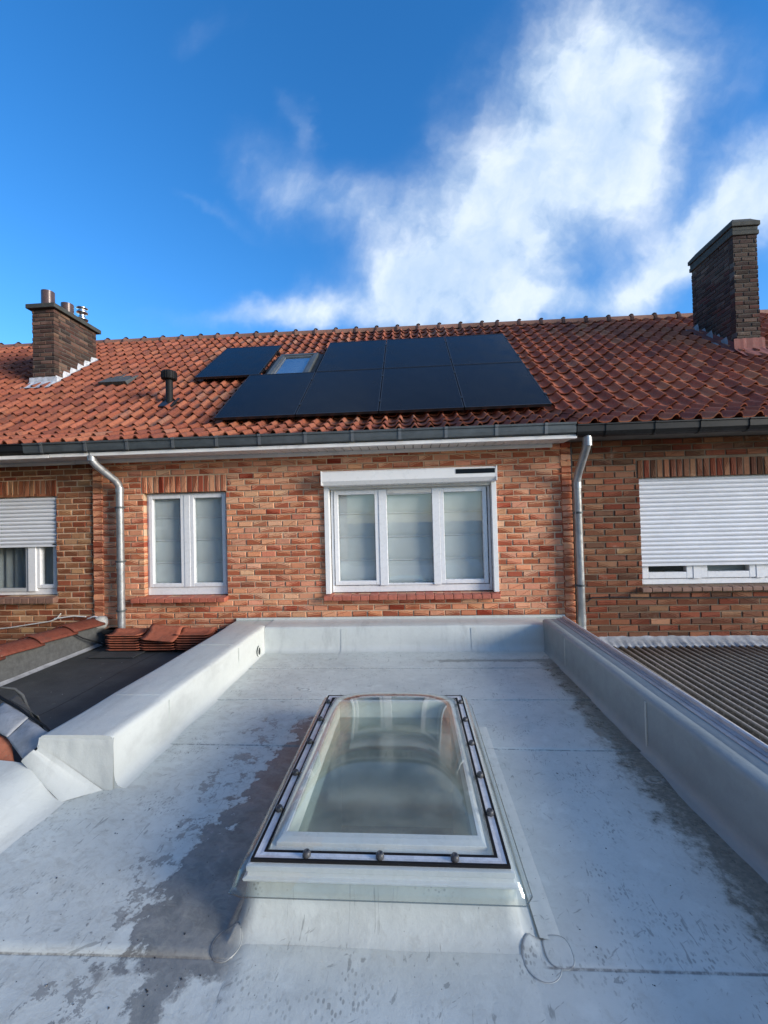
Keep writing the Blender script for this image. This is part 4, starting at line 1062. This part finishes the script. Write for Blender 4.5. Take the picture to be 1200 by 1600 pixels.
# ------------------------------------------------------------------ left outbuilding with felt roof
lo = empty('outbuilding', (-2.95, 3.6, -3.2), 'low outbuilding on the left with black felt flat roof and red verge tiles', 'outbuilding')
fm = MB(); rows = []
for j in range(31):
    y = 2.3 + 2.61 * j / 30
    rows.append([Vector((-3.70 + 1.645 * i / 30, y, -.004 + .012 * nz(i * .12, y, 0, 1.4) + (.004 if i > 16 else 0) - .02 * max(0, (2.62 - y)) / .3)) for i in range(31)])
fm.grid(rows, True); fm.build('felt_surface', M['felt'], lo)
up_ = MB(); up_.grid([[Vector((-3.70, 2.6 + 2.3 * j / 20, -.01)), Vector((-3.715, 2.6 + 2.3 * j / 20, .03)), Vector((-3.73, 2.6 + 2.3 * j / 20, .25))] for j in range(21)], True)
up_.box(-3.9, -3.72, 2.6, 4.9, -3.2, .24); up_.build('upstand', M['felt_light'], lo)
st_ = MB(); rows = [[Vector((-3.712 + .004 * nz(y_, 0, 1, 3), 2.6 + 2.25 * y_ / 20, .030 + .003 * nz(y_, 1, 1, .7))), Vector((-3.690, 2.6 + 2.25 * y_ / 20, .012)), Vector((-3.672, 2.6 + 2.25 * y_ / 20, .006))] for y_ in range(21)]
st_.grid(rows, True); st_.build('lead_strip', M['lead'], lo)
bw = MB(); bw.face([(-3.7, 4.905, -.02), (-2.06, 4.905, -.02), (-2.06, 4.905, .16), (-3.7, 4.905, .16)]); bw.box(-3.7, -2.06, 4.875, 4.9, -.01, .15); bw.build('felt_flashing', M['felt_light'], lo)
ow = MB(); ow.box(-3.9, -2.07, 2.62, 4.88, -3.2, -.06); ow.build('wall', M['cement'], lo)
pa = MB(); pa.box(-3.48, -2.98, 4.34, 4.55, .002, .012); pa.build('felt_patch', M['felt'], lo, bevel=.004)
def verge(y, par):
    mb = MB(); L = .46; rows = []
    k = random.uniform(.8, 1.15)
    for j in range(6):
        f = j / 5; yy_ = y + L * f; lift = .028 * (1 - f); row = []
        for i in range(11):
            a = i / 10
            row.append(Vector((-3.655 - .255 * a, yy_ + .012 * a, .215 + lift + .075 * math.sin(math.pi * min(1, a * .85 + .08)) ** .9 + .025 * a + .004 * nz(i, j, y))))
        rows.append(row)
    mb.grid(rows, True, False, tuple(c * k for c in (.17, .044, .026)))
    o = mb.build('verge_tile', M['tile'], par, color=True); s = o.modifiers.new('th', 'SOLIDIFY'); s.thickness = .016; s.offset = -1
    cm = MB(); cm.tube([Vector((-3.66 - .24 * a, y + .46 + .012 * a, .212 + .072 * math.sin(math.pi * min(1, a * .85 + .08)) ** .9 + .025 * a + .036 + .004 * nz(a * 9, y, 0))) for a in [i / 10 for i in range(11)]], .009, 6); cm.build('mortar_joint', M['lead_pale'], o)
for y in (2.72, 3.13, 3.54, 3.96, 4.37): verge(y, lo)
ec = MB(); ec.tube([(-3.76, 4.78, .25), (-3.74, 4.84, .262), (-3.72, 4.895, .25)], [.05, .075, .08], 12); ec.build('mortar_end', M['cement'], lo)
ll = MB(); rows = [[Vector((-3.90 - .22 * i / 4, 2.6 + 2.25 * j / 20, .27 - .02 * i + .012 * nz(i, j, 3, .8))) for i in range(5)] for j in range(21)]; ll.grid(rows, True); ll.build('lead_capping', M['lead_pale'], lo)
hp = MB(); hp.box(-3.60, -3.48, 4.74, 4.86, .02, .20); hp.box(-3.615, -3.465, 4.725, 4.865, .155, .20); hp.tube([(-3.62, 4.72, .0), (-3.58, 4.75, .02), (-3.66, 4.5, .17), (-3.68, 4.42, .23)], .008, 6); hp.build('hopper', M['zinc_dark'], lo, bevel=.004)
# lead and tiles at the near corner of that roof
def sheet(P, nm, m, par, bulge=.02, seed=0, n=12, color=False, tint=(1, 1, 1), th=.004):
    mb = MB(); P = [Vector(p) for p in P]; rows = []
    for j in range(n + 1):
        row = []
        for i in range(n + 1):
            a, b = i / n, j / n
            p = P[0].lerp(P[1], a).lerp(P[3].lerp(P[2], a), b)
            row.append(p + Vector((0, 0, bulge * math.sin(math.pi * a) * math.sin(math.pi * b) + .006 * nz(a * 3, b * 3, seed))))
        rows.append(row)
    mb.grid(rows, True, False, tint); o = mb.build(nm, m, par, color=color); s = o.modifiers.new('th', 'SOLIDIFY'); s.thickness = th; return o
sheet([(-2.14, 2.195, .150), (-2.062, 2.29, .235), (-2.335, 2.43, .262), (-2.365, 2.325, .200)], 'lead_sheet', M['lead'], lo, .012, 1)
sheet([(-2.355, 2.320, .205), (-2.325, 2.435, .270), (-2.62, 2.56, .30), (-2.66, 2.44, .235)], 'lead_sheet', M['lead'], lo, .02, 2)
sheet([(-2.20, 2.205, .11), (-2.34, 2.33, .182), (-2.68, 2.46, .20), (-2.62, 2.29, .115)], 'clay_tile', M['tile'], lo, .03, 3, color=True, tint=(.48, .16, .08), th=.016)
sheet([(-2.15, 2.198, .06), (-2.20, 2.24, .10), (-2.7, 2.34, .10), (-2.7, 2.26, .04)], 'mossy_bed', worn((.05, .055, .02), .95, 0, .4, 20, .5), lo, .0, 5)
bk_ = MB(); bk_.tube([(-2.064, 2.298, .238), (-2.14, 2.345, .252), (-2.24, 2.392, .262), (-2.33, 2.436, .27), (-2.46, 2.50, .29), (-2.62, 2.568, .31), (-2.8, 2.65, .33)], [.004, .006, .007, .007, .008, .009, .009], 8)
bk_.build('sealing_strip', M['rubber'], lo)
sheet([(-2.30, 2.47, .255), (-2.38, 2.60, .10), (-2.70, 2.74, .28), (-2.60, 2.58, .31)], 'felt_lap', M['felt'], lo, .02, 8)
sv = MB(); sv.tube([(-2.38, 2.605, .102), (-2.50, 2.66, .135), (-2.60, 2.71, .20), (-2.66, 2.735, .27), (-2.72, 2.74, .31), (-2.80, 2.72, .33)], [.003, .005, .007, .009, .009, .007], 8); sv.build('tile_edge', M['felt_light'], lo)

# ------------------------------------------------------------------ stacked roof tiles on the felt roof
def spare_tile():
    mb = MB(); L, W = .385, .235; rows = []
    for i in range(9):
        x = -L / 2 + L * i / 8
        rows.append([Vector((x, -W / 2 + W * k, pan(min(k, .999)) * .62 + .014 + (.006 if i in (0, 8) else 0))) for k in US])
    mb.grid(rows, True, False, (.36, .105, .055)); return mb
def tile_mat(): return M['tile']
proto = None
ORD = ['bottom tile', 'second tile up', 'third tile up', 'fourth tile up', 'fifth tile up', 'sixth tile up', 'top tile']
for nm, cx, n in (('left', -3.225, 7), ('middle', -2.825, 6), ('right', -2.44, 7)):
    for k in range(n):
        loc = Vector((cx + random.uniform(-.012, .012), 4.64 + random.uniform(-.008, .008), .014 + k * .0265))
        if proto is None:
            mb = spare_tile(); proto = mb.build('clay_pantile', M['tile'], None, color=True); s = proto.modifiers.new('th', 'SOLIDIFY'); s.thickness = .0105; s.offset = -1
            proto.location = loc; o = proto
        else:
            o = proto.copy(); col.objects.link(o); o.location = loc
        o.rotation_euler = (0, 0, random.uniform(-.03, .03) + (math.pi if False else 0))
        nth = 'top tile' if k == n - 1 else ORD[k]
        tag(o, f'red clay roof tile, {nth} of the {nm} stack on the black felt roof', 'clay tile', 'spare clay tiles stacked on the felt roof')
o = proto.copy(); col.objects.link(o); o.location = (-2.775, 4.565, .185); o.rotation_euler = (R(27), R(3), R(-5))
tag(o, 'red clay roof tile lying tilted on top of the middle stack, its broad face showing', 'clay tile', 'spare clay tiles stacked on the felt roof')

# ------------------------------------------------------------------ right outbuilding with corrugated roof
ro = empty('outbuilding', (4.2, 3.2, -3.2), 'low outbuilding on the right roofed in weathered brown corrugated sheet', 'outbuilding')
mb = MB(); rows = []; X0, X1, pit = 1.58, 6.9, .0762; ns = int((X1 - X0) / pit * 10)
crest = []
for j in range(13):
    y = -1. + 5.86 * j / 12
    row = []
    for i in range(ns + 1):
        x = X0 + (X1 - X0) * i / ns; s_ = math.sin(2 * math.pi * (x - .0) / pit)
        row.append(Vector((x, y, -.050 - (4.86 - y) * .012 + .018 * s_ + .004 * nz(x, y, 0, .8)))); crest.append(max(0, (s_ - .35) / .65))
    rows.append(row)
mb.grid(rows, True); cr = mb.build('corrugated_sheet', M['corr'], ro)
a = cr.data.attributes.new('crest', 'FLOAT', 'POINT'); a.data.foreach_set('value', crest)
s_ = cr.modifiers.new('th', 'SOLIDIFY'); s_.thickness = .006
cf = MB(); rows = []
for j, (dy_, z) in enumerate(((.0, .035), (-.012, .022), (-.06, -.012), (-.11, -.028), (-.13, -.05))):
    rows.append([Vector((1.80 + 5.1 * i / 260, D + dy_ + .020 * nz(i * .35, j * .5, 0) * (1 if j > 1 else .2), z + .012 * nz(i * .22, j, 2) + (.012 * math.sin(2 * math.pi * (1.8 + 5.1 * i / 260) / pit) if j > 2 else 0))) for i in range(261)])
cf.grid(rows, True); cf.build('cement_fillet', M['lead'], ro)
cw = MB(); cw.box(1.6, 6.85, -.95, 4.88, -3.2, -.16); cw.build('wall', M['cement'], ro)

# ------------------------------------------------------------------ unseen house added behind-left of the camera to shade the parapet and fill reflections
hb = empty('brick_house', (-8, -4, -3.2), 'unseen dark brick house added behind the camera on the left to shade the right parapet', 'house')
b = MB(); b.box(-14, -2.9, -9, .9, -3.2, 5.2); b.build('wall', worn((.17, .085, .055), .9, 0, .3, 3, .2), hb)
b = MB()
for x in (-14.2, -2.7): b.face([(x, -9.4, 5.1), (x, 1.3, 5.1), (x, -4., 9.)])
b.face([(-14.2, 1.3, 5.1), (-2.7, 1.3, 5.1), (-2.7, -4, 9.), (-14.2, -4, 9.)]); b.face([(-14.2, -9.4, 5.1), (-14.2, -4, 9.), (-2.7, -4, 9.), (-2.7, -9.4, 5.1)]); b.face([(-14.2, -9.4, 5.1), (-2.7, -9.4, 5.1), (-2.7, 1.3, 5.1), (-14.2, 1.3, 5.1)]); b.build('roof', worn((.2, .07, .04), .8, 0, .3, 5, .3), hb)
for x, z in ((-12, 2.), (-9, 2.), (-6, 2.), (-12, -1.6), (-9, -1.6), (-6, -1.6)):
    b = MB(); b.box(x - .6, x + .6, .88, .95, z - .7, z + .8); wo = b.build('window', M['upvc'], hb); b = MB(); b.box(x - .52, x + .52, .951, .958, z - .62, z + .72); b.build('pane', M['panel'], wo)

# ------------------------------------------------------------------ crumbs of debris lying on the flat roof
cbm = MB()
def crumb(x, y, s):
    a = random.uniform(0, 6.28); r_ = Matrix.Rotation(a, 3, 'Z')
    v = [Vector((random.uniform(.7, 1.2) * s * px_, random.uniform(.4, .9) * s * py_, pz_)) for px_, py_, pz_ in ((-1, -1, 0), (1, -1, 0), (1.2, 1, 0), (-.8, 1, 0), (-.5, -.4, s * .7), (.5, -.5, s * .6), (.5, .5, s * .8), (-.6, .4, s * .5))]
    cbm.idx([r_ @ q_ + Vector((x, y, deckz(x, y))) for q_ in v], [(0, 1, 5, 4), (1, 2, 6, 5), (2, 3, 7, 6), (3, 0, 4, 7), (4, 5, 6, 7)])
for _ in range(150):
    x = random.choice((random.uniform(-1.5, -.72), random.uniform(.5, 1.3))); y = random.choice((random.uniform(1.1, 2.), random.uniform(1.1, 4.3)))
    crumb(x, y, random.choice((.0014, .0018, .0024, .0036)))
for _ in range(14): crumb(random.gauss(-.80, .06), random.gauss(1.30, .04), random.uniform(.0015, .004))
tag(cbm.build('debris', M['black']), 'dark crumbs and leaf bits scattered on the grey flat roof', 'debris', kind='stuff')
